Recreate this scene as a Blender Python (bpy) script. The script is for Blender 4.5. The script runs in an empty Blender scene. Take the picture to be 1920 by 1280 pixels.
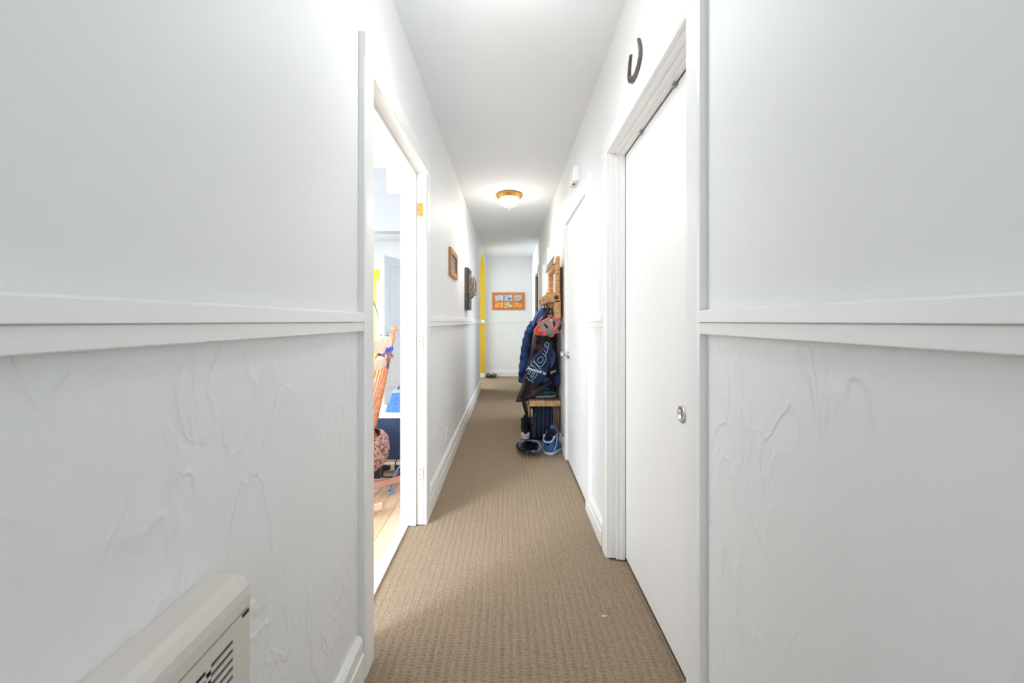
import bpy, bmesh, math, random
import numpy as np
from mathutils import Vector, Matrix, Euler, Quaternion
from mathutils.bvhtree import BVHTree
random.seed(7); RNG = np.random.default_rng(7)
SC = bpy.context.scene
COL = SC.collection
PI = math.pi

# ---------------------------------------------------------------- camera, world, lights, exposure
EYE, F, VX, VY = 1.12, 746.67, 953.0, 602.0
cam = bpy.data.cameras.new('camera'); cam_o = bpy.data.objects.new('camera', cam); COL.objects.link(cam_o)
cam.sensor_width = 36.0; cam.lens = 14.0
cam.shift_x = (960 - VX) / 1920; cam.shift_y = (VY - 640) / 1920
cam.clip_start = 0.02
cam_o.location = (0, 0, EYE); cam_o.rotation_euler = (PI / 2, 0, 0)
cam.dof.use_dof = True; cam.dof.focus_distance = 3.2; cam.dof.aperture_fstop = 5.6
SC.camera = cam_o

w = bpy.data.worlds.new('world'); SC.world = w; w.use_nodes = True
w.node_tree.nodes['Background'].inputs[0].default_value = (0.85, 0.92, 1.0, 1)
w.node_tree.nodes['Background'].inputs[1].default_value = 0.6

def area(name, loc, aim, sx, sy, power, color=(1, 1, 1)):
    d = bpy.data.lights.new(name, 'AREA'); d.shape = 'RECTANGLE'; d.size = sx; d.size_y = sy
    d.energy = power; d.color = color
    o = bpy.data.objects.new(name, d); COL.objects.link(o); o.location = loc
    o.rotation_euler = (Vector(aim) - Vector(loc)).to_track_quat('-Z', 'Y').to_euler()
    return o
DAY = (0.84, 0.92, 1.0)
area('window_light_dining_back', (-2.45, -0.25, 1.45), (-2.45, 3, 1.3), 0.8, 1.3, 37, DAY)
area('fill_light_dining_side', (-2.95, 2.5, 1.45), (0, 1.6, 1.2), 1.5, 1.3, 8, DAY)  # added fill for the dining room and doorway, window unseen
area('fill_light_den', (-2.95, 4.6, 1.5), (0, 4.6, 1.4), 1.6, 1.3, 5, DAY)  # added fill to brighten the den, window unseen
area('window_light_kitchen', (-2.93, 7.5, 1.4), (0.2, 6.5, 0.9), 0.9, 1.4, 53, (0.72, 0.86, 1.0))
area('fill_light_side_bedroom', (1.75, 5.0, 1.4), (0, 5.0, 1.1), 1.0, 1.2, 6, (0.78, 0.89, 1.0))  # added fill for the far hall, sent through the third doorway
area('fill_light_entry', (0.0, -1.2, 1.45), (0.0, 4, 1.25), 0.8, 1.6, 1.6, DAY)  # added fill from behind the camera, no window there
def bulb(name, loc, power, color, r):
    d = bpy.data.lights.new(name, 'POINT'); d.energy = power; d.color = color; d.shadow_soft_size = r
    o = bpy.data.objects.new(name, d); COL.objects.link(o); o.location = loc
    return o
bulb('hall_bulb', (0.011, 4.08, 2.19), 1.1, (1, 0.95, 0.87), 0.09)
area('hall_bulb_down', (0.011, 4.08, 2.25), (0.011, 4.08, 0), 0.2, 0.2, 2.0, (1, 0.95, 0.88)).data.shape = 'DISK'
bulb('added_entry_fill', (0.011, 1.34, 2.13), 0.95, (0.94, 0.97, 1.0), 0.09)  # added fill lamp below the unseen twin fixture
area('added_entry_fill_down', (0.011, 1.34, 2.22), (0.011, 1.34, 0), 0.2, 0.2, 0.55, (0.94, 0.97, 1.0)).data.shape = 'DISK'  # downward part of the added entry fill

SC.view_settings.view_transform = 'Standard'; SC.view_settings.look = 'None'
SC.view_settings.gamma = 1.0; SC.view_settings.use_curve_mapping = False
SC.view_settings.exposure = 2.1
SC.cycles.max_bounces = 16; SC.cycles.diffuse_bounces = 12; SC.cycles.glossy_bounces = 4
SC.cycles.sample_clamp_indirect = 6.0

# ---------------------------------------------------------------- helpers
def at(px, py, Y):
    """real position at depth Y of a point measured in the photograph"""
    return ((px - VX) / F * Y, Y, EYE - (py - VY) / F * Y)

def lin(c):
    return tuple((x / 12.92 if x <= 0.04045 else ((x + 0.055) / 1.055) ** 2.4) for x in c)
def rgb(r, g, b):
    return lin((r / 255, g / 255, b / 255)) + (1,)

def mat(name, c, rough=0.6, metal=0.0, c2=None, scale=8.0, stretch=(1, 1, 1), bump=0.0, bscale=60.0, bdist=0.002, detail=4.0, emit=0.0, lo=0.4, hi=0.62, wave=False):
    m = bpy.data.materials.new(name); m.use_nodes = True
    nt = m.node_tree; b = nt.nodes['Principled BSDF']
    b.inputs['Roughness'].default_value = rough; b.inputs['Metallic'].default_value = metal
    b.inputs['Base Color'].default_value = c
    tc = nt.nodes.new('ShaderNodeTexCoord')
    mp = nt.nodes.new('ShaderNodeMapping'); mp.inputs['Scale'].default_value = stretch
    nt.links.new(tc.outputs['Object'], mp.inputs['Vector'])
    if c2 is not None:
        if wave:
            n = nt.nodes.new('ShaderNodeTexWave'); n.inputs['Scale'].default_value = scale
            n.inputs['Distortion'].default_value = 4.0; n.inputs['Detail'].default_value = detail
            out = n.outputs['Fac']
        else:
            n = nt.nodes.new('ShaderNodeTexNoise'); n.inputs['Scale'].default_value = scale; n.inputs['Detail'].default_value = detail
            out = n.outputs['Fac']
        nt.links.new(mp.outputs[0], n.inputs['Vector'])
        r = nt.nodes.new('ShaderNodeValToRGB'); r.color_ramp.elements[0].position = lo; r.color_ramp.elements[1].position = hi
        r.color_ramp.elements[0].color = c; r.color_ramp.elements[1].color = c2
        nt.links.new(out, r.inputs[0]); nt.links.new(r.outputs[0], b.inputs['Base Color'])
    if bump > 0:
        n2 = nt.nodes.new('ShaderNodeTexNoise'); n2.inputs['Scale'].default_value = bscale; n2.inputs['Detail'].default_value = 5
        nt.links.new(mp.outputs[0], n2.inputs['Vector'])
        bp = nt.nodes.new('ShaderNodeBump'); bp.inputs['Strength'].default_value = bump; bp.inputs['Distance'].default_value = bdist
        nt.links.new(n2.outputs['Fac'], bp.inputs['Height']); nt.links.new(bp.outputs[0], b.inputs['Normal'])
    if emit > 0:
        b.inputs['Emission Color'].default_value = c; b.inputs['Emission Strength'].default_value = emit
    return m

def ramp_mat(name, stops, scale, stretch=(1, 1, 1), rough=0.5, detail=6.0, grad=0.0):
    m = mat(name, stops[0][1], rough); nt = m.node_tree; b = nt.nodes['Principled BSDF']
    tc = nt.nodes.new('ShaderNodeTexCoord'); mp = nt.nodes.new('ShaderNodeMapping'); mp.inputs['Scale'].default_value = stretch
    n = nt.nodes.new('ShaderNodeTexNoise'); n.inputs['Scale'].default_value = scale; n.inputs['Detail'].default_value = detail
    r = nt.nodes.new('ShaderNodeValToRGB'); cr = r.color_ramp
    while len(cr.elements) < len(stops): cr.elements.new(0.5)
    for e, (p, c) in zip(cr.elements, stops): e.position = p; e.color = c
    nt.links.new(tc.outputs['Object'], mp.inputs['Vector']); nt.links.new(mp.outputs[0], n.inputs['Vector'])
    nt.links.new(n.outputs['Fac'], r.inputs[0]); nt.links.new(r.outputs[0], b.inputs['Base Color'])
    return m

class MB:
    def __init__(s): s.v = []; s.f = []; s.mi = []
    def add(s, vs, fs, mi=0):
        k = len(s.v); s.v += [tuple(p) for p in vs]
        s.f += [tuple(i + k for i in f) for f in fs]; s.mi += [mi] * len(fs); return s
    def hexa(s, p, mi=0):
        return s.add(p, [(0, 3, 2, 1), (4, 5, 6, 7), (0, 1, 5, 4), (1, 2, 6, 5), (2, 3, 7, 6), (3, 0, 4, 7)], mi)
    def box(s, x0, x1, y0, y1, z0, z1, mi=0):
        x0, x1 = min(x0, x1), max(x0, x1); y0, y1 = min(y0, y1), max(y0, y1); z0, z1 = min(z0, z1), max(z0, z1)
        return s.hexa([(x0, y0, z0), (x1, y0, z0), (x1, y1, z0), (x0, y1, z0), (x0, y0, z1), (x1, y0, z1), (x1, y1, z1), (x0, y1, z1)], mi)
    def loft(s, rings, cap0=True, cap1=True, closed=False, mi=0):
        n = len(rings[0]); vs = [p for r in rings for p in r]; fs = []
        m = len(rings)
        for i in range(m if closed else m - 1):
            a, b = i * n, ((i + 1) % m) * n
            for j in range(n):
                fs.append((a + j, a + (j + 1) % n, b + (j + 1) % n, b + j))
        if not closed:
            if cap0: fs.append(tuple(range(n - 1, -1, -1)))
            if cap1: fs.append(tuple((m - 1) * n + j for j in range(n)))
        return s.add(vs, fs, mi)
    def sheet(s, rows, mi=0):
        n = len(rows[0]); vs = [p for r in rows for p in r]
        fs = [(i * n + j, i * n + j + 1, (i + 1) * n + j + 1, (i + 1) * n + j) for i in range(len(rows) - 1) for j in range(n - 1)]
        return s.add(vs, fs, mi)
    def tube(s, pts, r=0.01, n=8, closed=False, flat=1.0, up=None, mi=0):
        pts = [Vector(p) for p in pts]; m = len(pts); rings = []
        u = None
        for i, p in enumerate(pts):
            a = pts[(i - 1) % m] if (closed or i > 0) else p; b = pts[(i + 1) % m] if (closed or i < m - 1) else p
            t = (b - a).normalized()
            if u is None:
                u = Vector(up) if up else (Vector((0, 0, 1)) if abs(t.z) < 0.9 else Vector((1, 0, 0)))
            u = (u - t * u.dot(t)).normalized(); vv = t.cross(u)
            rr = r[i] if isinstance(r, (list, tuple)) else r
            rings.append([p + u * (math.cos(k * 2 * PI / n) * rr * flat) + vv * (math.sin(k * 2 * PI / n) * rr) for k in range(n)])
        return s.loft(rings, closed=closed, mi=mi)
    def lathe(s, prof, o=(0, 0, 0), axis=(0, 0, 1), n=24, mi=0):
        q = Vector(axis).to_track_quat('Z', 'Y'); o = Vector(o); rings = []
        for r, h in prof:
            rings.append([o + q @ Vector((max(r, 1e-4) * math.cos(k * 2 * PI / n), max(r, 1e-4) * math.sin(k * 2 * PI / n), h)) for k in range(n)])
        return s.loft(rings, mi=mi)
    def build(s, name, m, parent=None, smooth=False, bevel=0.0, local=False, sub=0, origin=None):
        me = bpy.data.meshes.new(name)
        off = Vector((0, 0, 0))
        if parent is not None and not local:
            p = parent
            while p is not None: off += p.location; p = p.parent
        elif origin is not None: off = Vector(origin)
        me.from_pydata([tuple(Vector(p) - off) for p in s.v], [], s.f)
        for mm in (m if isinstance(m, (list, tuple)) else [m]): me.materials.append(mm)
        if any(s.mi): me.polygons.foreach_set('material_index', s.mi)
        if smooth: me.polygons.foreach_set('use_smooth', [True] * len(s.f))
        bm = bmesh.new(); bm.from_mesh(me); bmesh.ops.recalc_face_normals(bm, faces=bm.faces); bm.to_mesh(me); bm.free()
        me.update()
        o = bpy.data.objects.new(name, me); COL.objects.link(o)
        if parent is not None: o.parent = parent
        elif origin is not None: o.location = origin
        if bevel > 0:
            b = o.modifiers.new('bevel', 'BEVEL'); b.width = bevel; b.segments = 2; b.limit_method = 'ANGLE'; b.angle_limit = 0.6
        if sub:
            d = o.modifiers.new('sub', 'SUBSURF'); d.levels = sub; d.render_levels = sub
        return o

def box(x0, x1, y0, y1, z0, z1, mi=0): return MB().box(x0, x1, y0, y1, z0, z1, mi)
def tag(o, label, cat, group=None, kind=None):
    o['label'] = label; o['category'] = cat
    if group: o['group'] = group
    if kind: o['kind'] = kind
    return o
def thing(name, label, cat, loc=(0, 0, 0), rot=(0, 0, 0), group=None):
    o = bpy.data.objects.new(name, None); COL.objects.link(o); o.location = loc; o.rotation_euler = rot
    o.empty_display_size = 0.1
    return tag(o, label, cat, group)
def struct(mb, name, m, parent=None, **k):
    o = mb.build(name, m, parent, **k)
    if parent is None: o['kind'] = 'structure'
    return o
def dup(o, parent=None):
    c = o.copy(); c.matrix_parent_inverse = o.matrix_parent_inverse.copy(); COL.objects.link(c)
    if parent is not None: c.parent = parent
    for ch in list(o.children): dup(ch, c)
    return c
def settle(t, z):
    """lower or raise a thing until its lowest point rests at height z"""
    M = Matrix.LocRotScale(t.location, t.rotation_euler, t.scale); lo = 9.0
    for c in t.children: lo = min([lo] + [(M @ v.co).z for v in c.data.vertices])
    t.location.z += z - lo
def basis(y, z):
    y = Vector(y).normalized(); z = Vector(z); z = (z - y * z.dot(y)).normalized(); x = y.cross(z)
    return Matrix((x, y, z)).transposed().to_euler()
def smooth_path(pts, n=6, closed=False):
    pts = [Vector(p) for p in pts]; m = len(pts); out = []
    for i in range(m if closed else m - 1):
        g = lambda k: pts[k % m] if closed else pts[max(0, min(m - 1, k))]
        p0, p1, p2, p3 = g(i - 1), g(i), g(i + 1), g(i + 2)
        for k in range(n):
            t = k / n
            out.append(0.5 * ((2 * p1) + (p2 - p0) * t + (2 * p0 - 5 * p1 + 4 * p2 - p3) * t * t + (3 * p1 - p0 - 3 * p2 + p3) * t ** 3))
    if not closed: out.append(pts[-1])
    return out

# ---------------------------------------------------------------- materials
def plaster(name, c, lumpy):
    m = mat(name, c, 0.55); nt = m.node_tree; b = nt.nodes['Principled BSDF']
    tc = nt.nodes.new('ShaderNodeTexCoord')
    def noise(scale, st, detail=4, dist=0.0):
        mp = nt.nodes.new('ShaderNodeMapping'); mp.inputs['Scale'].default_value = st
        n = nt.nodes.new('ShaderNodeTexNoise'); n.inputs['Scale'].default_value = scale; n.inputs['Detail'].default_value = detail
        n.inputs['Distortion'].default_value = dist
        nt.links.new(tc.outputs['Object'], mp.inputs['Vector']); nt.links.new(mp.outputs[0], n.inputs['Vector']); return n.outputs['Fac']
    def ramp(sock, pts):
        r = nt.nodes.new('ShaderNodeValToRGB'); cr = r.color_ramp
        while len(cr.elements) < len(pts): cr.elements.new(0.5)
        for e, (p, v) in zip(cr.elements, pts): e.position = p; e.color = (v, v, v, 1)
        nt.links.new(sock, r.inputs[0]); return r.outputs[0]
    def math_(op, a, bb):
        n = nt.nodes.new('ShaderNodeMath'); n.operation = op
        for i, q in enumerate((a, bb)):
            if isinstance(q, (int, float)): n.inputs[i].default_value = q
            else: nt.links.new(q, n.inputs[i])
        return n.outputs[0]
    fine = noise(90, (1, 1, 1), 3)
    h = math_('MULTIPLY', fine, 0.05)
    if lumpy:
        ridge = ramp(noise(10, (1, 1, 0.55), 3, 0.5), [(0.0, 0), (0.44, 0), (0.485, 0.9), (0.53, 0.25), (0.62, 0.0)])
        mask = ramp(noise(3.2, (1, 1, 0.8), 2), [(0.0, 0), (0.36, 0.0), (0.50, 1), (1, 1)])
        streak = noise(17, (1, 1, 0.28), 3, 0.4)
        h = math_('ADD', h, math_('MULTIPLY', math_('MULTIPLY', ridge, mask), 0.30))
        h = math_('ADD', h, math_('MULTIPLY', streak, 0.36))
    else:
        h = math_('ADD', h, math_('MULTIPLY', noise(3, (1, 1, 1), 2), 0.25))
    bp = nt.nodes.new('ShaderNodeBump'); bp.inputs['Strength'].default_value = 1.0 if lumpy else 0.5; bp.inputs['Distance'].default_value = 0.006
    nt.links.new(h, bp.inputs['Height']); nt.links.new(bp.outputs[0], b.inputs['Normal'])
    return m
WHITE = rgb(231, 232, 232)
M_wall = plaster('wall_paint', WHITE, False)
M_lump = plaster('lumpy_wall_paint', WHITE, True)
M_ceil = mat('ceiling_paint', rgb(231, 234, 237), 0.8, bump=0.25, bscale=60)
M_trim = mat('trim_gloss_paint', rgb(236, 236, 234), 0.32, bump=0.02, bscale=10, bdist=0.002)
M_door = mat('door_paint', rgb(238, 238, 237), 0.4, bump=0.06, bscale=10, bdist=0.004)
M_yellow = mat('yellow_paint', rgb(206, 166, 12), 0.6)
M_paleyellow = M_yellow
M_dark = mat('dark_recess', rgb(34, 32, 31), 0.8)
M_grey_door = mat('grey_door_paint', rgb(206, 210, 216), 0.5)
M_brass = mat('brass', rgb(214, 160, 84), 0.3, 0.9)
M_hinge_cream = mat('painted_hinge', rgb(214, 205, 188), 0.4)
M_chrome = mat('chrome', rgb(205, 205, 205), 0.15, 1.0)
M_steel = mat('worn_steel', rgb(120, 114, 108), 0.5, 0.6, c2=rgb(84, 76, 70), scale=30)
M_plank = mat('pale_maple', rgb(222, 186, 142), 0.35, c2=rgb(206, 164, 116), scale=5, stretch=(8, 0.8, 1))
M_oak = mat('orange_pine', rgb(214, 132, 62), 0.4, c2=rgb(188, 104, 44), scale=14, stretch=(1, 1, 6))
M_oak2 = mat('frame_pine', rgb(206, 142, 78), 0.4, c2=rgb(176, 112, 56), scale=14, stretch=(1, 1, 4))
M_pine = mat('rustic_pine', rgb(224, 176, 122), 0.6, c2=rgb(190, 136, 88), scale=7, stretch=(3, 1, 9), bump=0.4, bscale=30)
M_pine_y = mat('sawn_pine_end', rgb(232, 192, 142), 0.6, c2=rgb(206, 158, 106), scale=22, stretch=(1, 1, 1))
M_greywood = mat('weathered_brown_wood', rgb(128, 104, 88), 0.7, c2=rgb(98, 78, 66), scale=8, stretch=(6, 1, 1))
M_knot = mat('wood_knot', rgb(104, 66, 42), 0.6, c2=rgb(70, 42, 28), scale=60)
M_chairwood = mat('chair_wood', rgb(202, 136, 96), 0.35, c2=rgb(178, 108, 70), scale=9, stretch=(2, 2, 6))
M_palewood = mat('chair_rail_wood', rgb(226, 196, 172), 0.4, c2=rgb(212, 176, 146), scale=9, stretch=(2, 6, 1))

# ---------------------------------------------------------------- room dimensions (metres; camera above the origin, looking along +Y)
XL, XR, YF, H = -0.468, 0.481, 8.12, 2.42
XLB, XRB = -0.58, 0.60           # far faces of the two hall walls
YB = -1.25                       # closed end of the hall behind the viewer
SPLIT = 1.116                    # chair-rail height: rough plaster below, smooth above

def wall_run(mb, x0, x1, segs):
    for y0, y1, z0 in segs:
        if z0 < SPLIT:
            mb.box(x0, x1, y0, y1, z0, SPLIT, 1); mb.box(x0, x1, y0, y1, SPLIT, H, 0)
        else: mb.box(x0, x1, y0, y1, z0, H, 0)

AY0, AY1, ASP, ARI = 6.62, 7.95, 1.91, 0.44
mb = MB()
wall_run(mb, XLB, XL, [(YB, 1.317, 0), (1.317, 2.215, 1.955), (2.215, AY0, 0), (AY1, YF, 0)])
def arch_pts(n=28, d=0.0):
    c, hw = (AY0 + AY1) / 2, (AY1 - AY0) / 2 - d
    return [(c - hw * math.cos(PI * k / n), ASP + (ARI - d) * math.sin(PI * k / n)) for k in range(n + 1)]
ap = arch_pts()
for (ya, za), (yb, zb) in zip(ap, ap[1:]):
    mb.hexa([(XLB, ya, za), (XL, ya, za), (XL, yb, zb), (XLB, yb, zb), (XLB, ya, H), (XL, ya, H), (XL, yb, H), (XLB, yb, H)])
struct(mb, 'wall_left', [M_wall, M_lump])
mb = MB()
wall_run(mb, XR, XRB, [(YB, 1.02, 0), (1.02, 1.91, 1.925), (1.91, 2.37, 0), (2.37, 3.23, 1.915), (3.23, 4.73, 0), (4.73, 5.47, 1.915), (5.47, 6.18, 0), (6.18, 6.97, 1.915), (6.97, YF, 0)])
struct(mb, 'wall_right', [M_wall, M_lump])
mb = MB(); mb.box(-0.50, 2.0, YF, YF + 0.1, 0, SPLIT, 1); mb.box(-0.50, 2.0, YF, YF + 0.1, SPLIT, H, 0)
struct(mb, 'wall_far', [M_wall, M_lump])
struct(box(-3.1, 2.0, YB - 0.1, YB, 0, H), 'wall_near', M_wall)
struct(box(-3.2, 2.1, YB - 0.1, YF + 0.1, H, H + 0.08), 'ceiling', M_ceil)
struct(box(-3.2, 2.1, YB - 0.1, YF + 0.1, -0.12, -0.008), 'floor', mat('subfloor', rgb(150, 130, 108), 0.9))
# rooms to the left of the hall
struct(box(-3.1, -3.0, YB, YF + 0.1, 0, H), 'wall_dining', M_wall)
struct(box(-3.0, XLB, -0.40, -0.30, 0, H), 'wall_dining_near', M_wall)
struct(box(-3.0, XLB, 3.38, 3.50, 1.885, H), 'trim_1', mat('header_shade_grey', rgb(152, 153, 155), 0.6))  # grey darkened to shade a face that the window lamp overlights
struct(box(-1.0, XLB, 3.27, 3.38, 2.195, H), 'trim_2', M_ceil)
mb = MB(); mb.box(-3.0, -2.95, 6.5, 6.6, 0, H); mb.box(-2.95, -2.08, 6.5, 6.6, 1.98, H); mb.box(-2.08, XLB, 6.5, 6.6, 0, H)
struct(mb, 'wall_den_far', M_wall)
mb = MB(); mb.box(-2.95, -2.02, 6.48, 6.5, 1.98, 2.045); mb.box(-2.085, -2.02, 6.48, 6.5, 0, 1.98)
struct(mb, 'trim_3', M_trim, bevel=0.004)
struct(box(-1.38, XLB, 5.98, 6.05, 0, H), 'wall_den_closet', M_wall)
struct(box(-3.0, -0.50, YF - 0.02, YF + 0.1, 0, H), 'wall_kitchen_far', M_yellow)
struct(box(-3.0, -2.98, 6.6, YF - 0.02, 0, H), 'wall_kitchen', M_wall)
# rooms on the right
struct(box(1.9, 2.0, YB, YF, 0, H), 'wall_bedroom', M_wall)
struct(box(XRB, 1.9, 3.9, 4.0, 0, H), 'wall_bedroom_near', M_wall)
struct(box(XRB, 1.9, 5.9, 6.0, 0, H), 'wall_bedroom_far', M_wall)
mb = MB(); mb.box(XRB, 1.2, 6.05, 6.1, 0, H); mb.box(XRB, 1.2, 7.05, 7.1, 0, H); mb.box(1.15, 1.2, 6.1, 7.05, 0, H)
struct(mb, 'wall_void_shade', M_dark)  # near-black walls stand in for the shade of an unlit room

# ---------------------------------------------------------------- mouldings
TRIM_N = [3]
def trim_name():
    TRIM_N[0] += 1; return 'trim_%d' % TRIM_N[0]
def rail_side(wall, s, y0, y1):
    """two-step chair rail along a side wall; s = direction out of the wall"""
    mb = MB()
    mb.hexa([(wall, y0, 1.087), (wall + s * .018, y0, 1.089), (wall + s * .018, y1, 1.089), (wall, y1, 1.087), (wall, y0, 1.1165), (wall + s * .018, y0, 1.1165), (wall + s * .018, y1, 1.1165), (wall, y1, 1.1165)])
    mb.hexa([(wall, y0, 1.1165), (wall + s * .022, y0, 1.1172), (wall + s * .022, y1, 1.1172), (wall, y1, 1.1165), (wall, y0, 1.149), (wall + s * .019, y0, 1.145), (wall + s * .019, y1, 1.145), (wall, y1, 1.149)])
    return struct(mb, trim_name(), M_trim, bevel=0.0015)
def rail_cross(ywall, s, x0, x1):
    mb = MB()
    mb.box(x0, x1, ywall, ywall + s * .015, 1.088, 1.1165); mb.box(x0, x1, ywall, ywall + s * .020, 1.119, 1.145)
    return struct(mb, trim_name(), M_trim, bevel=0.002)
rail_side(XL, 1, YB, 1.243); rail_side(XL, 1, 2.28, AY0 - 0.002)
rail_side(XR, -1, YB, 0.965); rail_side(XR, -1, 1.977, 2.298); rail_side(XR, -1, 5.535, 6.11)
rail_cross(YF, -1, XL, XR); rail_cross(AY1 - .004, -1, XLB, XL + .003)

def base_side(name, wall, s, y0, y1, h, t=0.021):
    prof = [(0, 0), (t, 0), (t, h * .60), (t * .82, h * .64), (t * .82, h * .9), (t * .45, h), (0, h)]
    mb = MB().loft([[(wall + s * a, y, z) for a, z in prof] for y in (y0, y1)])
    return struct(mb, name, M_trim)
base_side('baseboard_left', XL, 1, YB, 1.236, .145)
base_side('baseboard_left_far', XL, 1, 2.285, AY0 - .002, .145)
base_side('baseboard_right', XR, -1, YB, 0.96, .115)
base_side('baseboard_right_middle', XR, -1, 1.98, 2.295, .115)
base_side('baseboard_right_far', XR, -1, 3.305, 4.655, .115)
base_side('baseboard_right_end', XR, -1, 5.54, 6.10, .115)
mb = MB().loft([[(x, YF - a, z) for a, z in [(0, 0), (.018, 0), (.018, .08), (.012, .115), (0, .12)]] for x in (XL, XR)])
struct(mb, 'baseboard_far', M_trim)
struct(box(XLB, XL + .004, AY1 - .018, AY1 - .004, 0, .085), 'baseboard_arch', M_trim, bevel=.003)

def casing(y0, y1, z1, wall, s, wd=0.085, t=0.021):
    """flat moulded casing round an opening in a side wall; y0,y1,z1 = inner edges"""
    mb = MB(); f0, f1 = wall, wall + s * t
    prof = [(0.0, 0.0), (0.0, t * .75), (wd * .12, t), (wd * .86, t), (wd, t * .86), (wd, 0)]
    def leg(y, d):
        mb.loft([[(wall + s * b, y + d * a, z) for a, b in prof] for z in (0, z1)])
    leg(y0, -1); leg(y1, 1)
    mb.loft([[(wall + s * b, y, z1 + a) for a, b in prof] for y in (y0 - wd, y1 + wd)])
    return struct(mb, trim_name(), M_trim)

# left doorway (door taken off its hinges): casing, jamb lining with rabbet and stop, hinges
JY0, JY1, JZ = 1.333, 2.192, 1.937
c_left = casing(JY0, JY1 + .003, JZ, XL, 1, 0.09, .022)
mb = MB()
mb.box(XLB + .004, XL, 1.317, JY0 + .004, 0, JZ + .004); mb.box(XLB + .004, XL, JY1, 2.215, 0, JZ + .004)
mb.box(XLB + .004, XL, 1.317, 2.215, JZ + .002, 1.955)
mb.box(XLB + .004, -.506, JY1 - .013, JY1, 0, JZ - .012); mb.box(XLB + .004, -.506, JY0 + .004, JY0 + .017, 0, JZ - .012)
mb.box(XLB + .004, -.506, JY0 + .004, JY1, JZ - .012, JZ + .002)
jamb_l = struct(mb, trim_name(), M_trim, bevel=0.0015)
for i, zc in enumerate((1.733, 1.009, .279)):
    mb = MB(); m = M_brass if i == 0 else M_hinge_cream
    x0, x1, zz = -.500, -.470, .037
    ring = [(x1, -zz), (x1, zz), (x0 + .008, zz), (x0 + .002, zz - .004), (x0, zz - .012), (x0, -zz + .012), (x0 + .002, -zz + .004), (x0 + .008, -zz)]
    mb.loft([[(a, y, zc + b) for a, b in ring] for y in (JY1 - .0035, JY1 + .002)])
    hg = mb.build('hinge', m, jamb_l)
    if i == 0: hg['label'] = 'bare brass hinge leaf'
    sb = MB()
    for dz, dx in ((-.026, .012), (0, .019), (.026, .012)):
        sb.lathe([(.0028, 0), (.0028, .0012), (.0012, .0016)], (x1 - dx, JY1 - .0035, zc + dz), (0, -1, 0), 8)
    sb.build('screw', M_dark, hg)
mb = MB(); mb.box(XLB - .02, XLB + .035, JY0 + .004, JY1, -.004, .009)
struct(mb, trim_name(), mat('threshold_wood', rgb(226, 214, 196), .4), bevel=.003)
# room-side casing of the same doorway
casing(JY0, JY1 + .003, JZ, XLB, -1, 0.09, .018)

# arch lining (yellow reveal)
mb = MB(); pin = [(AY0, 0)] + ap + [(AY1, 0)]; pin2 = [(AY0 + .004, 0)] + arch_pts(d=.004) + [(AY1 - .004, 0)]
mb.loft([[(XLB, a[0], a[1]), (XL + .001, a[0], a[1]), (XL + .001, b[0], b[1]), (XLB, b[0], b[1])] for a, b in zip(pin, pin2)])
struct(mb, trim_name(), M_yellow)

# right closet: casing, stepped jamb, flush sliding door
DX = .551
c_r1 = casing(1.042, 1.888, 1.917, XR, -1, 0.077, .02)
mb = MB()
for y0, y1 in ((1.02, 1.046), (1.884, 1.91)):
    mb.box(XR, XRB, y0, y1, 0, 1.917)
mb.box(XR, XRB, 1.02, 1.91, 1.913, 1.925)
mb.box(.508, .548, 1.872, 1.884, 0, 1.913); mb.box(.529, .548, 1.866, 1.872, 0, 1.913)
mb.box(.508, .548, 1.046, 1.884, 1.905, 1.913); mb.box(.529, .548, 1.046, 1.884, 1.899, 1.905)
j_r1 = struct(mb, trim_name(), M_trim, bevel=0.0012)
M_clip = mat('grey_nylon', rgb(150, 150, 148), .5)
for yy in (1.30, 1.63):
    mb = MB(); mb.box(.538, .549, yy - .008, yy + .008, 1.892, 1.899)
    mb.lathe([(.003, 0), (.005, .003), (.005, .010), (.002, .013)], (.543, yy, 1.893), (0, 0, -1), 10)
    mb.build('track_clip', M_clip, j_r1)
d1 = struct(box(DX, DX + .034, 1.03, 1.905, .012, 1.896), 'door_1', M_door, bevel=.0015)
mb = MB().lathe([(.027, 0), (.028, .003), (.025, .005), (.021, .004), (.019, .0005), (.008, .0), (.0, .001)], (DX, 1.262, .826), (-1, 0, 0), 28)
mb.build('flush_pull', M_chrome, d1, smooth=True)

# right hall door 2, closed and flush with the wall
casing(2.386, 3.214, 1.900, XR, -1, 0.085, .021)
mb = MB(); mb.box(XR, XRB, 2.37, 2.388, 0, 1.915); mb.box(XR, XRB, 3.212, 3.23, 0, 1.915); mb.box(XR, XRB, 2.37, 3.23, 1.897, 1.915)
struct(mb, trim_name(), M_trim)
d2 = struct(box(.4775, .515, 2.391, 3.209, .012, 1.894), 'door_2', M_door, bevel=.001)
mb = MB().lathe([(.0, 0), (.030, 0), (.030, .006), (.012, .010), (.010, .03), (.020, .036), (.027, .045), (.028, .055), (.022, .066), (.0, .068)], (.4775, 3.14, .855), (-1, 0, 0), 24)
mb.build('door_knob', M_chrome, d2, smooth=True)
for zc in (1.70, .27):
    mb = MB()
    for k in range(5): mb.lathe([(.0, 0), (.0055, 0), (.0055, .0135), (.0, .0135)], (.4745, 2.387, zc - .036 + k * .0145), (0, 0, 1), 10)
    mb.build('hinge', M_trim, d2)

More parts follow.
